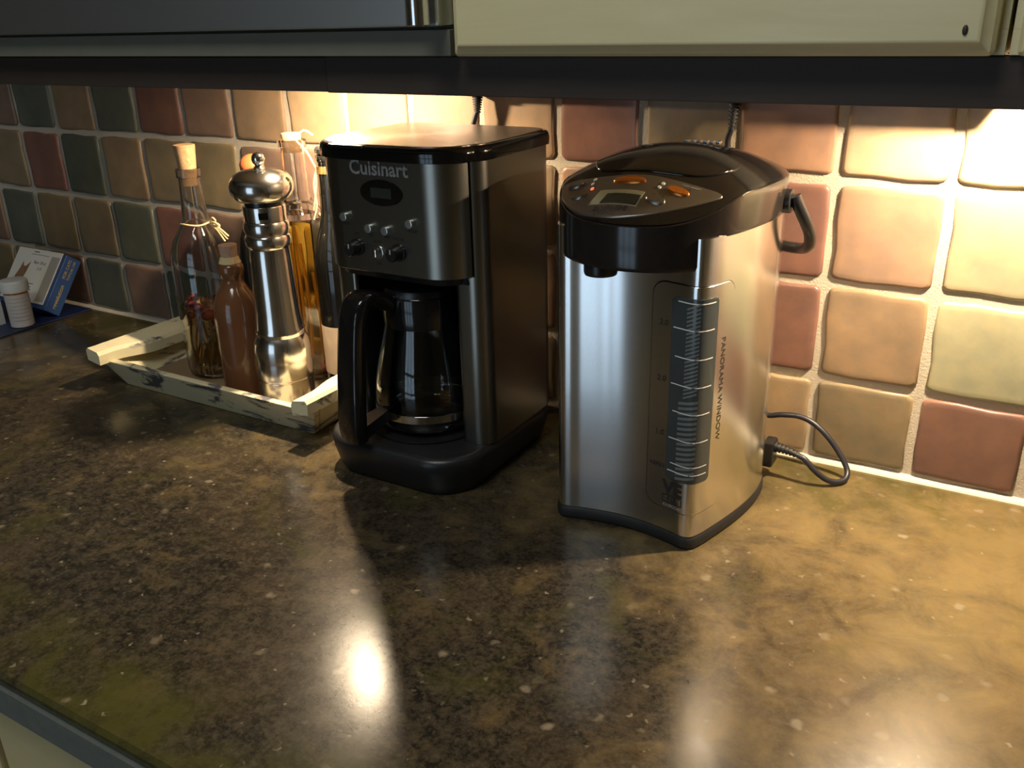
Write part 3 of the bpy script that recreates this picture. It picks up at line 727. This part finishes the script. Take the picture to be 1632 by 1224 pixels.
def quadpts(c, n=6):
    out = []
    for i in range(4):
        a, d = c[i], c[(i+1) % 4]
        for k in range(n): out.append((a[0]+(d[0]-a[0])*k/n, a[1]+(d[1]-a[1])*k/n))
    return out
lc = ontop(MB(), quadpts([(-.0350, -.1245), (.0105, -.1265), (.0108, -.1095), (-.0310, -.1078)]), 0.0015, 0.0024, 0.0002).build('display', 'lcd_pale', cp)
ontop(MB(), quadpts([(-.0245, -.1243), (.0090, -.1258), (.0095, -.1145), (-.0215, -.1132)]), 0.0023, 0.0027, 0.0001).build('display_screen', 'lcd_dark', lc)
for u, v, mt in ((-.0444, -.0905, 'print_white'), (-.0437, -.0968, 'print_white'), (.0213, -.0955, 'print_white'), (.0200, -.1008, 'print_white'), (-.0410, -.1037, 'led_red')):
    ontop(MB(), ell(u, v, .0016, .0016, 12), 0.0015, 0.0027, 0.0003).build('indicator_light', mt, cp)
def toptext(body_, size, u, v, mat, rot=0.0, bold=0.0, sx=1.0):
    v_, f_ = text_geo(body_, size, 'CENTER', sx, bold); c_, s__ = math.cos(rot), math.sin(rot)
    def fn(p):
        a = u+p[0]*c_-p[1]*s__; e = v+p[0]*s__+p[1]*c_
        return (BX+a, BY+e, htop(a, e)+0.0024)
    return MB().mapped(v_, f_, fn).build('print', mat, cp, smooth=False)
toptext('ZOJIRUSHI', 0.0066, -.0120, -.1303, 'ink', 0.0, 0.0003); toptext('CV-DCC', 0.0052, -.0150, -.1352, 'ink')
toptext('TIMER', 0.0042, .0230, -.1113, 'ink', 0.05); toptext('UNLOCK', 0.0040, .0380, -.0962, 'ink', 0.05); toptext('DISPENSE', 0.0036, -.0087, -.0912, 'ink')
toptext('KEEP WARM', 0.0030, .0450, -.0915, 'print_grey'); toptext('REBOIL', 0.0034, -.0610, -.0905, 'ink'); toptext('TEMP', 0.0034, -.0510, -.1062, 'ink')
# lid lever recess and steam vent
lp_ = patch([(-.050, -.072), (-.020, -.079), (.020, -.0790), (.052, -.070), (.066, -.045), (.060, -.018), (.035, -.004), (0, .000), (-.035, -.004), (-.060, -.018), (-.064, -.045)], 0.0, -0.04, 0.0022)
lp_.build('lid_lever', 'gloss_black', lidb, angle=60)
vn = MB()
for i in range(6): vn.rbox(BX-0.004+i*0.0062, BX-0.0002+i*0.0062, BY+0.016, BY+0.024, 0.3535, 0.3560, 0.0004)
vn.build('steam_vent', 'silver_button', lidb)
# spout under the overhang
mb = MB(); mb.lathe(BX-0.0225, BY-0.1235, [(0.0150, 0.2720), (0.0150, 0.2610), (0.0142, 0.2585), (0.0105, 0.2580), (0.0095, 0.2620)], 28); mb.build('spout', 'black_plastic', bl)
# carrying handle, folded down at the side (both pivots)
for sx_ in (1, -1):
    mb = MB(); mb.cyl((BX+sx_*0.0940, BY+0.018, 0.3060), (sx_, 0, 0), 0.0110, 0.0075, 24, 0.001); mb.build('handle_pivot', 'black_plastic', bl)
hpts = catmull([(BX+0.1035, BY+0.018, 0.3110), (BX+0.1075, BY+0.020, 0.3010), (BX+0.1135, BY+0.028, 0.2850), (BX+0.1150, BY+0.042, 0.2700), (BX+0.1100, BY+0.060, 0.2560), (BX+0.095, BY+0.085, 0.2470), (BX+0.060, BY+0.104, 0.2440), (BX, BY+0.1095, 0.2430)], 6)
hpts = [tuple(p) for p in hpts]; full = hpts+[(2*BX-x, y, z) for x, y, z in reversed(hpts[:-1])]
mb = MB(); mb.tube(full, 0.0056, 12); mb.build('handle', 'black_plastic', bl)

# ------------------------------------------------------------------ power cords
loop = catmull([(1.3680, -0.0628, 0.0310), (1.3760, -0.0640, 0.0285), (1.3870, -0.0640, 0.0180), (1.3990, -0.0600, 0.0085), (1.4090, -0.0520, 0.0042), (1.4150, -0.0420, 0.0050), (1.4140, -0.0330, 0.0120), (1.4030, -0.0280, 0.0270), (1.3880, -0.0260, 0.0430), (1.3720, -0.0245, 0.0540), (1.3560, -0.0235, 0.0580), (1.3380, -0.0235, 0.0560), (1.3190, -0.0210, 0.0520), (1.3000, -0.0190, 0.0700), (1.2850, -0.0145, 0.13), (1.2750, -0.0115, 0.22), (1.2620, -0.0110, 0.30), (1.2555, -0.0160, 0.340), (1.2595, -0.0195, 0.357)], 7)
mb = MB(); mb.tube(loop, 0.0031, 10); pc = mb.build('power_cord', 'cord_rubber', bl)
mb = MB(); mb.rbox(1.3320, 1.3440, -0.0720, -0.0500, 0.0130, 0.0420, 0.003); pl = mb.build('plug', 'black_plastic', pc)
rel = [(1.3441+0.0040*i, -0.0610-0.0003*i, 0.0345-0.0001*i*i) for i in range(7)]
mb = MB(); P = []; R = []
for i in range(6):
    a = Vector(rel[i]); c = Vector(rel[i+1])
    P += [a, a.lerp(c, 0.5), a.lerp(c, 0.55), a.lerp(c, 0.95)]; r0 = 0.0058-0.0004*i; R += [r0, r0, r0*0.72, r0*0.72]
mb.tube(P, R, 12); mb.build('strain_relief', 'rubber', pc)
def top_plug(parent, x, y, z0, z1, lean=0.0):
    mb = MB(); n = 7; P = []; R = []
    for i in range(n):
        a = Vector((x+lean*(1-i/n), y, z0+(z1-z0)*i/n)); c = Vector((x+lean*(1-(i+1)/n), y, z0+(z1-z0)*(i+1)/n)); r0 = 0.0040+0.0004*i
        P += [a, a.lerp(c, 0.5), a.lerp(c, 0.55), a.lerp(c, 0.95)]; R += [r0, r0, r0*0.70, r0*0.70]
    mb.tube(P, R, 12); mb.build('strain_relief', 'rubber', parent)
    MB().rbox(x-0.0115, x+0.0115, y-0.010, y+0.009, z1-0.0004, 0.3885, 0.0022).build('plug', 'black_plastic', parent)
top_plug(pc, 1.2620, -0.0205, 0.3560, 0.3830, -0.002)
c2 = catmull([(0.9450, -0.0600, 0.150), (0.9440, -0.040, 0.22), (0.9430, -0.0310, 0.300), (0.9475, -0.0240, 0.345), (0.9530, -0.0215, 0.3650)], 8)
mb = MB(); mb.tube(c2, 0.0033, 10); pc2 = mb.build('power_cord', 'cord_rubber', cmk); top_plug(pc2, 0.9545, -0.0210, 0.3640, 0.3830, -0.001)

# ------------------------------------------------------------------ wooden tray
ty0, ty1, tx0, tx1 = -0.217, -0.034, 0.476, 0.825
tr = thing('wooden_tray', (0.65, -0.125, 0.0), 'distressed cream wooden tray with slanted sides holding the bottles', 'tray')
MB().rbox(tx0+0.002, tx1-0.002, ty0+0.003, ty1-0.003, 0.002, 0.0085, 0.001).build('bottom', 'tray_floor', tr)
sl = 0.020; h = 0.041; th = 0.011
def sideboard(yb, sgn):
    e = 0.032
    # outer face slants outwards
    yo0, yo1 = yb, yb+sgn*sl; yi0, yi1 = yb-sgn*th*0.9, yb+sgn*(sl-th)
    c = [(tx0, yo0, 0.0), (tx1, yo0, 0.0), (tx1, yi0, 0.0), (tx0, yi0, 0.0), (tx0-e*0.70, yo1, h), (tx1+e*0.70, yo1, h), (tx1+e*0.70, yi1, h), (tx0-e*0.70, yi1, h)]
    if sgn > 0: c = [c[3], c[2], c[1], c[0], c[7], c[6], c[5], c[4]]
    return MB().hexa(c)
def bev(o, w=0.0016):
    m_ = o.modifiers.new('bevel', 'BEVEL'); m_.width = w; m_.segments = 2; m_.limit_method = 'ANGLE'; return o
bev(sideboard(ty0, -1).build('side_board', 'distressed_paint', tr, smooth=False)); bev(sideboard(ty1, 1).build('side_board', 'distressed_paint', tr, smooth=False))
for sgn, xb in ((-1, tx0), (1, tx1)):
    e = 0.0225; y0_, y1_ = ty0-0.003, ty1+0.003
    xa0, xa1 = xb, xb+sgn*e; xi0, xi1 = xb-sgn*0.010, xb+sgn*(e-0.011)
    c = [(xa0, ty0+0.0105, 0.0005), (xi0, ty0+0.0105, 0.0005), (xi0, ty1-0.0105, 0.0005), (xa0, ty1-0.0105, 0.0005), (xa1, ty0-sl+0.0115, h), (xi1, ty0-sl+0.0115, h), (xi1, ty1+sl-0.0115, h), (xa1, ty1+sl-0.0115, h)]
    if sgn < 0: c = [c[1], c[0], c[3], c[2], c[5], c[4], c[7], c[6]]
    bev(MB().hexa(c).build('end_board', 'distressed_paint', tr, smooth=False))
    # grip: chunky bar along the top of the end, wider in the middle
    xm = xb+sgn*0.0150; yA, yB = -0.251, -0.006
    out = []
    for i in range(25):
        t = i/24; y = yA+(yB-yA)*t; w = 0.0125+0.0140*sm((t-0.10)/0.25)*sm((0.90-t)/0.25)
        out.append((y, w))
    rings = []
    for y, w in out:
        tilt = sgn*0.18; zc_ = h+0.0102
        inn = xm-sgn*w*1.0; ou = xm+sgn*0.0125
        def P3(x, z): return (x, y, z+(x-xm)*tilt)
        a_, b2 = (inn, ou) if sgn > 0 else (ou, inn)
        rings.append([P3(a_, zc_-0.0095), P3(b2, zc_-0.0095), P3(b2+0.0005, zc_+0.004), P3(b2-0.003, zc_+0.0085), P3(a_+0.003, zc_+0.0085), P3(a_-0.0005, zc_+0.004)])
    mb = MB(); mb.loft([r_[::-1] for r_ in rings]); g_ = mb.build('grip', 'distressed_paint', tr, angle=30)

# ------------------------------------------------------------------ bottles and mill on the tray
TZ = 0.0088
def bottle(cx, cy, outer, wall=0.0025, mat='clear_glass', parent=None, n=48, floor=0.006, name='glass'):
    inner = [(max(0.001, r-wall), z) for r, z in outer if z > floor]
    pr = outer+inner[::-1]+[(max(0.001, inner[0][0]*0.9), floor)]
    mb = MB(); mb.lathe(cx, cy, pr, n, True, True, TZ); return mb.build(name, mat, parent, angle=50)
# tall clear bottle with cork
wx, wy = 0.567, -0.131
wb = thing('corked_bottle', (wx, wy, TZ), 'clear glass bottle with tall cork and raffia bow, half full with dried chilies', 'bottle')
wo = [(0.034, 0.0), (0.0385, 0.003), (0.0400, 0.012), (0.0408, 0.06), (0.0412, 0.12), (0.0412, 0.150), (0.0395, 0.170), (0.034, 0.188), (0.0250, 0.203), (0.0185, 0.214), (0.0165, 0.224), (0.0150, 0.250), (0.0142, 0.268), (0.0140, 0.272), (0.0160, 0.2735), (0.0162, 0.282), (0.0155, 0.284), (0.0128, 0.2845)]
bottle(wx, wy, wo, 0.0024, 'clear_glass', wb)
mb = MB(); mb.lathe(wx, wy, [(0.0355, 0.0066), (0.0372, 0.012), (0.0380, 0.06), (0.0382, 0.100), (0.0375, 0.1003), (0.001, 0.1003)], 40, True, True, TZ); mb.build('liquid', 'pale_oil', wb)
mb = MB(); mb.lathe(wx, wy, [(0.0098, 0.262), (0.0104, 0.270), (0.0116, 0.286), (0.0140, 0.313), (0.0138, 0.3145), (0.012, 0.315)], 24, True, True, TZ); mb.build('cork', 'cork', wb)
mb = MB(); mb.tube([(wx+0.0195*math.cos(a), wy+0.0195*math.sin(a), TZ+0.2125+0.001*math.sin(3*a)) for a in [2*math.pi*k/28 for k in range(29)]], 0.0012, 8)
bw = Vector((wx, wy, TZ+0.2125))
vr = Vector((0.85, 0.35, 0)).normalized(); vf = Vector((0.45, -0.85, 0)).normalized(); k0 = bw+vr*0.0200-Vector((0, 0, 0))
for a, b_, c_ in ((0.010, 0.0035, 0.004), (0.014, -0.002, 0.006), (0.012, -0.005, -0.003)):
    mb.tube(catmull([k0, k0+vr*a*0.6+Vector((0, 0, b_+0.004))+vf*c_, k0+vr*a+Vector((0, 0, b_))+vf*c_, k0+vr*a*0.6+Vector((0, 0, b_-0.004))+vf*c_*0.5, k0], 5), 0.0011, 6)
for a, b_ in ((0.026, -0.020), (0.022, -0.023), (0.028, -0.016)):
    mb.tube(catmull([k0, k0+vr*a*0.5+Vector((0, 0, b_*0.35))+vf*0.006, k0+vr*a+Vector((0, 0, b_))+vf*0.010], 5), 0.0011, 6)
mb.build('raffia_bow', 'raffia', wb)
rnd = random.Random(11)
cam_dir = Vector((CAMX-wx, CAMY-wy, 0)).normalized(); cam_rt = Vector((-cam_dir.y, cam_dir.x, 0))
for i, (a, z, r) in enumerate(((-0.022, 0.108, 0.0065), (-0.014, 0.100, 0.0070), (-0.003, 0.089, 0.0085), (0.006, 0.079, 0.0075), (0.013, 0.069, 0.0075), (0.020, 0.060, 0.0075), (-0.023, 0.092, 0.006), (-0.020, 0.118, 0.005))):
    p = Vector((wx, wy, TZ+z))+cam_rt*a+cam_dir*0.021
    MB().sphere(p, r, 14, 9, 0.85).build('dried_chili', 'chili', wb)
mb = MB()
for i in range(16):
    a = rnd.uniform(-0.022, 0.022); d = rnd.uniform(-0.012, 0.016)
    p0 = Vector((wx, wy, TZ+0.009))+cam_rt*a+cam_dir*d; p1 = Vector((wx, wy, TZ+rnd.uniform(0.05, 0.105)))+cam_rt*(a*0.6+rnd.uniform(-0.01, 0.01))+cam_dir*(d*0.7)
    mb.tube(catmull([p0, p0.lerp(p1, 0.5)+cam_rt*rnd.uniform(-0.006, 0.006), p1], 4), 0.0010, 5)
mb.build('herb_stems', 'herb', wb)
# brown stoneware bottle
bx_, by_ = 0.668, -0.1715
sb = thing('stoneware_bottle', (bx_, by_, TZ), 'small brown glazed stoneware bottle with stubby cork beside the pepper mill', 'bottle')
so = [(0.026, 0.0), (0.0285, 0.003), (0.0292, 0.012), (0.0295, 0.06), (0.0298, 0.104), (0.0292, 0.117), (0.0270, 0.128), (0.0225, 0.1385), (0.0165, 0.1470), (0.0135, 0.153), (0.0126, 0.158), (0.0150, 0.162), (0.0166, 0.168), (0.0160, 0.174), (0.0135, 0.178), (0.0100, 0.1785)]
mb = MB(); mb.lathe(bx_, by_, so, 48, True, True, TZ); mb.build('body', 'brown_glaze', sb, angle=60)
mb = MB(); mb.lathe(bx_, by_, [(0.0130, 0.1770), (0.0138, 0.1790), (0.0128, 0.181), (0.0120, 0.184), (0.0105, 0.1865)], 24, False, True, TZ); mb.build('string_wrap', 'raffia', sb)
mb = MB(); mb.lathe(bx_, by_, [(0.0095, 0.1840), (0.0105, 0.1880), (0.0118, 0.200), (0.0115, 0.2015), (0.006, 0.2022)], 20, True, True, TZ); mb.build('cork', 'stone_cork', sb)
# pepper mill
mx, my = 0.7395, -0.1695
pm = thing('pepper_mill', (mx, my, TZ), 'tall brushed steel pepper mill with mushroom top and ball finial', 'pepper mill')
bod = [(0.0345, 0.0), (0.0358, 0.0015), (0.0358, 0.034), (0.0350, 0.0365), (0.0350, 0.0385), (0.0362, 0.0405), (0.0362, 0.058), (0.0354, 0.0605), (0.0360, 0.064), (0.0360, 0.078), (0.0340, 0.088), (0.0305, 0.0945), (0.0310, 0.0985), (0.0312, 0.1015), (0.0295, 0.1045), (0.0278, 0.125), (0.0262, 0.160), (0.0250, 0.195), (0.0246, 0.2050), (0.0258, 0.2070), (0.0276, 0.2105), (0.0280, 0.2165), (0.0268, 0.2205), (0.0258, 0.2218), (0.0266, 0.2240), (0.0276, 0.2285), (0.0274, 0.2350), (0.0255, 0.2385)]
mb = MB(); mb.lathe(mx, my, bod, 56, True, True, TZ); mb.build('body', 'mill_steel', pm, angle=35)
mb = MB(); mb.lathe(mx, my, [(0.0245, 0.2386), (0.0254, 0.2395), (0.0254, 0.2560), (0.0246, 0.2572)], 48, True, True, TZ); cl_ = mb.build('collar', 'mill_steel', pm)
mb = MB(); mb.lathe(mx, my, [(0.0225, 0.2573), (0.0225, 0.2620)], 40, True, True, TZ); mb.build('neck', 'black_plastic', pm)
wd = Vector((CAMX-mx, CAMY-my, 0)).normalized(); wr = Vector((-wd.y, wd.x, 0)); wd2 = (wd-wr*0.10).normalized(); wr2 = Vector((-wd2.y, wd2.x, 0))
mb = MB()
cw = Vector((mx, my, TZ+0.2475))+wd2*0.0249
mb.hexa([cw+wr2*a+Vector((0, 0, b_))+wd2*c_ for b_ in (-0.004, 0.004) for a, c_ in ((-0.0055, -0.002), (-0.0055, 0.0009), (0.0055, 0.0009), (0.0055, -0.002))])
mb.build('window', 'gloss_black', cl_, smooth=False)
top = [(0.0240, 0.2621), (0.0290, 0.2630), (0.0345, 0.2670), (0.0375, 0.2745), (0.0380, 0.2800), (0.0365, 0.2870), (0.0320, 0.2930), (0.0240, 0.2970), (0.0140, 0.2992), (0.0060, 0.2998)]
mb = MB(); mb.lathe(mx, my, top, 56, True, True, TZ); hd2 = mb.build('top', 'mill_steel', pm, angle=60)
mb = MB(); mb.lathe(mx, my, [(0.0062, 0.2995), (0.0066, 0.3010), (0.0050, 0.3025), (0.0046, 0.3040)], 24, True, True, TZ); mb.sphere((mx, my, TZ+0.3108), 0.0080); mb.build('finial', 'chrome', hd2, angle=60)
# faceted oil bottle
ox, oy = 0.7050, -0.0760
ob_ = thing('oil_bottle', (ox, oy, TZ), 'tall faceted clear bottle of golden oil with short cork', 'bottle')
def facet(cx, cy, prof, n=8, z0=TZ, a0=math.pi/8):
    return [[(cx+r*math.cos(a0+2*math.pi*k/n), cy+r*math.sin(a0+2*math.pi*k/n), z0+z) for k in range(n)] for r, z in prof]
oo = [(0.030, 0.0), (0.0335, 0.003), (0.0335, 0.222), (0.0315, 0.2300)]
mb = MB(); oi_ = [(0.0312, 0.222), (0.0312, 0.008), (0.0001, 0.008)]
mb.loft(facet(ox, oy, oo), True, False)
mb.loft(facet(ox, oy, oi_), False, False)
mb.lathe(ox, oy, [(0.0300, 0.2295), (0.024, 0.2370), (0.0175, 0.2445), (0.0155, 0.252), (0.0150, 0.305), (0.0150, 0.3100), (0.0182, 0.3115), (0.0185, 0.3190), (0.0170, 0.3205), (0.0130, 0.3207), (0.0128, 0.30), (0.0132, 0.252), (0.0155, 0.2445), (0.022, 0.2360), (0.0292, 0.222)], 40, False, False, TZ)
mb.build('glass', 'clear_glass', ob_, angle=25)
mb = MB(); mb.loft(facet(ox, oy, [(0.0306, 0.0086), (0.0306, 0.2200), (0.029, 0.2205), (0.001, 0.2205)])); mb.build('oil', 'oil', ob_, angle=25)
mb = MB(); mb.lathe(ox, oy, [(0.0118, 0.305), (0.0122, 0.320), (0.0128, 0.327), (0.0120, 0.3285)], 20, True, True, TZ); mb.build('cork', 'cork', ob_)
cdr = Vector((CAMX-ox, CAMY-oy, 0)).normalized(); crt = Vector((-cdr.y, cdr.x, 0))
for a, z0_, z1_ in ((-0.012, 0.02, 0.205), (-0.004, 0.03, 0.19), (0.008, 0.015, 0.150)):
    p = Vector((ox, oy, TZ))+crt*a+cdr*0.012
    MB().tube(catmull([p+Vector((0, 0, z0_)), p+Vector((0, 0, (z0_+z1_)/2))+crt*0.003, p+Vector((0, 0, z1_))], 5), 0.0022, 6).build('herb_sprig', 'yellow_zest', ob_)
for a, z_, r in ((0.016, 0.022, 0.0075), (0.020, 0.034, 0.0070), (0.010, 0.016, 0.0065)):
    MB().sphere(Vector((ox, oy, TZ+z_))+crt*a+cdr*0.010, r, 12, 8).build('red_pepper', 'red_pepper', ob_)
# dark bottle with an orange ball stopper
qx, qy = 0.6325, -0.0800
qb = thing('ball_stopper_bottle', (qx, qy, TZ), 'round black bottle with orange ball stopper behind the pepper mill', 'bottle')
mb = MB(); mb.lathe(qx, qy, [(0.028, 0), (0.0315, 0.003), (0.0328, 0.02), (0.0330, 0.130), (0.0320, 0.165), (0.0280, 0.190), (0.0200, 0.210), (0.0140, 0.225), (0.0120, 0.245), (0.0118, 0.262), (0.0135, 0.264), (0.0135, 0.270), (0.0110, 0.2715)], 48, True, True, TZ); mb.build('glass', 'black_glass', qb, angle=60)
MB().sphere((qx, qy, TZ+0.2835), 0.0160, 24, 14).build('stopper', 'orange_ball', qb, angle=80)
# dark wine bottle with paper label
dx_, dy_ = 0.7835, -0.0980
db_ = thing('labelled_bottle', (dx_, dy_, TZ), 'dark wine bottle with tan paper label and raffia, next to the coffee maker', 'bottle')
mb = MB(); mb.lathe(dx_, dy_, [(0.025, 0), (0.0280, 0.003), (0.0290, 0.012), (0.0290, 0.165), (0.0280, 0.185), (0.0235, 0.205), (0.0180, 0.222), (0.0150, 0.240), (0.0138, 0.285), (0.0136, 0.300), (0.0150, 0.302), (0.0150, 0.308), (0.0128, 0.3095)], 48, True, True, TZ); mb.build('glass', 'black_glass', db_, angle=60)
mb = MB(); mb.lathe(dx_, dy_, [(0.0291, 0.030), (0.0294, 0.0305), (0.0294, 0.0945), (0.0291, 0.095)], 48, False, False, TZ); mb.build('label', 'paper_label', db_)
mb = MB(); mb.lathe(dx_, dy_, [(0.0138, 0.2865), (0.0143, 0.287), (0.0141, 0.2955), (0.0138, 0.296)], 32, False, False, TZ); mb.build('foil_ring', 'gold_foil', db_)
mb = MB(); mb.lathe(dx_, dy_, [(0.0100, 0.3096), (0.0150, 0.3110), (0.0155, 0.3160), (0.0130, 0.3185)], 28, True, True, TZ); mb.build('stopper', 'black_plastic', db_)
lv = Vector((-0.75, -0.65, 0)).normalized(); kk = Vector((dx_, dy_, TZ+0.292))+lv*0.0150
mb = MB()
mb.tube(catmull([kk, kk+lv*0.010+Vector((0, 0, 0.022)), kk+lv*0.020+Vector((0, 0, 0.036)), kk+lv*0.010+Vector((0, 0, 0.046)), kk+Vector((0, 0, 0.040))], 6), 0.0012, 6)
mb.tube(catmull([kk, kk+lv*0.005+Vector((0, 0, -0.02)), kk+lv*0.004+Vector((0, 0, -0.045)), kk+lv*0.009+Vector((0, 0, -0.062))], 6), 0.0012, 6)
mb.tube(catmull([kk, kk+lv*0.002+Vector((0, 0, -0.02)), kk+lv*0.008+Vector((0, 0, -0.05))], 6), 0.0011, 6)
mb.build('raffia', 'raffia', db_)

# ------------------------------------------------------------------ medicines at the far end
mt_ = MB(); mt_.rbox(-0.22, 0.112, -0.192, -0.012, 0.0003, 0.0030, 0.001)
o = mt_.build('mat', 'navy'); tag(o, 'dark navy flat mat under the medicine box and pill bottle', 'mat')
# leaning box: local frame on the slanted front face
FX1, FX0 = 0.102, -0.030
bb = Vector((0, -0.0695, 0.0033)); ang = math.radians(53); ey = Vector((0, math.cos(ang), math.sin(ang))); en = Vector((0, -math.sin(ang), math.cos(ang)))
TH, HT = 0.030, 0.1030
BP = lambda x, h_, n_: Vector((x, 0, 0))+bb+ey*h_+en*n_
mbx = thing('medicine_box', (0.036, -0.06, 0.0033), 'blue and white pet medicine carton leaning on the tiled wall', 'box')
mb = MB(); mb.hexa([BP(FX0, 0, 0), BP(FX0, 0, TH), BP(FX1, 0, TH), BP(FX1, 0, 0), BP(FX0, HT, 0), BP(FX0, HT, TH), BP(FX1, HT, TH), BP(FX1, HT, 0)])
mb.f = [tuple(reversed(f)) for f in mb.f]
bev(mb.build('carton', 'blue_card', mbx, smooth=False), 0.0008)
def facequad(x0_, x1_, h0, h1, n_, mat, name, parent, th_=0.0008):
    mb = MB(); mb.hexa([BP(x0_, h0, n_), BP(x0_, h0, n_+th_), BP(x1_, h0, n_+th_), BP(x1_, h0, n_), BP(x0_, h1, n_), BP(x0_, h1, n_+th_), BP(x1_, h1, n_+th_), BP(x1_, h1, n_)])
    mb.f = [tuple(reversed(f)) for f in mb.f]
    return mb.build(name, mat, parent, smooth=False)
card = facequad(FX0-0.002, FX1-0.0085, 0.008, HT+0.001, TH+0.0004, 'card_white', 'insert_card', mbx)
facequad(FX1-0.034, FX1-0.0105, 0.012, HT-0.008, TH+0.0012, 'print_grey', 'print', card, 0.0002)
def facetext(body_, size, x, h_, mat, align='CENTER', n_=TH+0.00145):
    v_, f_ = text_geo(body_, size, align); return MB().mapped(v_, f_, lambda p: BP(x+p[0], h_+p[1], n_)).build('print', mat, card, smooth=False)
facetext('Nov 18 at', 0.0085, 0.042, 0.080, 'ink'); facetext('2:15', 0.0075, 0.046, 0.069, 'ink')
for i in range(5): facequad(0.018, 0.046-0.004*(i % 2), 0.040-i*0.0055, 0.0412-i*0.0055, TH+0.0012, 'ink', 'print', card, 0.0002)
facequad(0.010, 0.060, 0.0935, 0.0950, TH+0.0012, 'print_grey', 'print', card, 0.0002); facequad(0.015, 0.030, 0.0985, 0.1000, TH+0.0012, 'ink', 'print', card, 0.0002)
catp = [(-0.016, 0.030), (0.006, 0.030), (0.011, 0.048), (0.014, 0.060), (0.0165, 0.080), (0.008, 0.071), (0.001, 0.070), (-0.004, 0.079), (-0.007, 0.064), (-0.012, 0.052)]
mb = MB(); mb.loft([[BP(x, h_, TH+0.0012) for x, h_ in catp], [BP(x, h_, TH+0.0015) for x, h_ in catp]]); mb.build('cat_picture', 'cat_brown', card, smooth=False)
def sidetext(body_, size, h_, n_, mat, flip=1):
    v_, f_ = text_geo(body_, size, 'CENTER'); return MB().mapped(v_, f_, lambda p: BP(FX1+0.0009, h_+p[0], n_+p[1]*-1*-1)).build('print', mat, mbx, smooth=False)
sidetext('revolution', 0.0105, 0.030, 0.016, 'yellow_ink'); sidetext('FOR CATS', 0.0075, 0.080, 0.0195, 'yellow_ink'); sidetext('TOPICAL USE', 0.0058, 0.080, 0.0110, 'yellow_ink')
# prescription bottle
px_, py_ = 0.090, -0.128
pb = thing('pill_bottle', (px_, py_, 0.0031), 'white-capped pill bottle with pharmacy label standing on the mat', 'pill bottle')
mb = MB(); mb.lathe(px_, py_, [(0.0165, 0.0), (0.0178, 0.001), (0.0182, 0.030), (0.0186, 0.0585), (0.0180, 0.060)], 36, True, True, 0.0031); mb.build('vial', 'amber_plastic', pb)
mb = MB(); mb.lathe(px_, py_, [(0.0180, 0.0012), (0.0184, 0.0015), (0.0189, 0.0565), (0.0186, 0.057)], 36, False, False, 0.0031); lbp = mb.build('label', 'label_paper', pb)
mb = MB(); mb.lathe(px_, py_, [(0.0185, 0.0605), (0.0214, 0.0608), (0.0220, 0.0640), (0.0220, 0.0765), (0.0205, 0.0795), (0.012, 0.0805)], 36, True, True, 0.0031); mb.build('cap', 'white_plastic', pb)
for i in range(7):
    a0_ = math.atan2(CAMY-py_, CAMX-px_)
    z_ = 0.0031+0.050-i*0.0062; n = 10; w = 0.9 if i % 2 else 0.7
    r_ = 0.01925
    mb = MB(); mb.quadgrid([[(px_+r_*math.cos(a0_-w+2*w*k/n), py_+r_*math.sin(a0_-w+2*w*k/n), z_+dz) for k in range(n+1)] for dz in (0.0, 0.0009)]); mb.build('print', 'print_grey', lbp, smooth=False)
# small ointment carton beside it
c0 = thing('ointment_carton', (0.030, -0.150, 0.0031), 'small white printed medicine carton next to the pill bottle', 'box')
q = rrect(0.004, 0.054, -0.166, -0.136, 0.001, 2)
mb = MB(); mb.prism(q, [(0.0031, 0), (0.0700, 0), (0.0790, -0.0115)]); cc = mb.build('carton', 'white_plastic', c0, angle=20)
for i in range(9): MB().box(0.008, 0.050-0.006*(i % 3), -0.1662, -0.16605, 0.022+i*0.0052, 0.0236+i*0.0052).build('print', 'print_grey', cc, smooth=False)
MB().box(0.006, 0.052, -0.1663, -0.16605, 0.006, 0.0165).build('print', 'red_ink', cc, smooth=False)
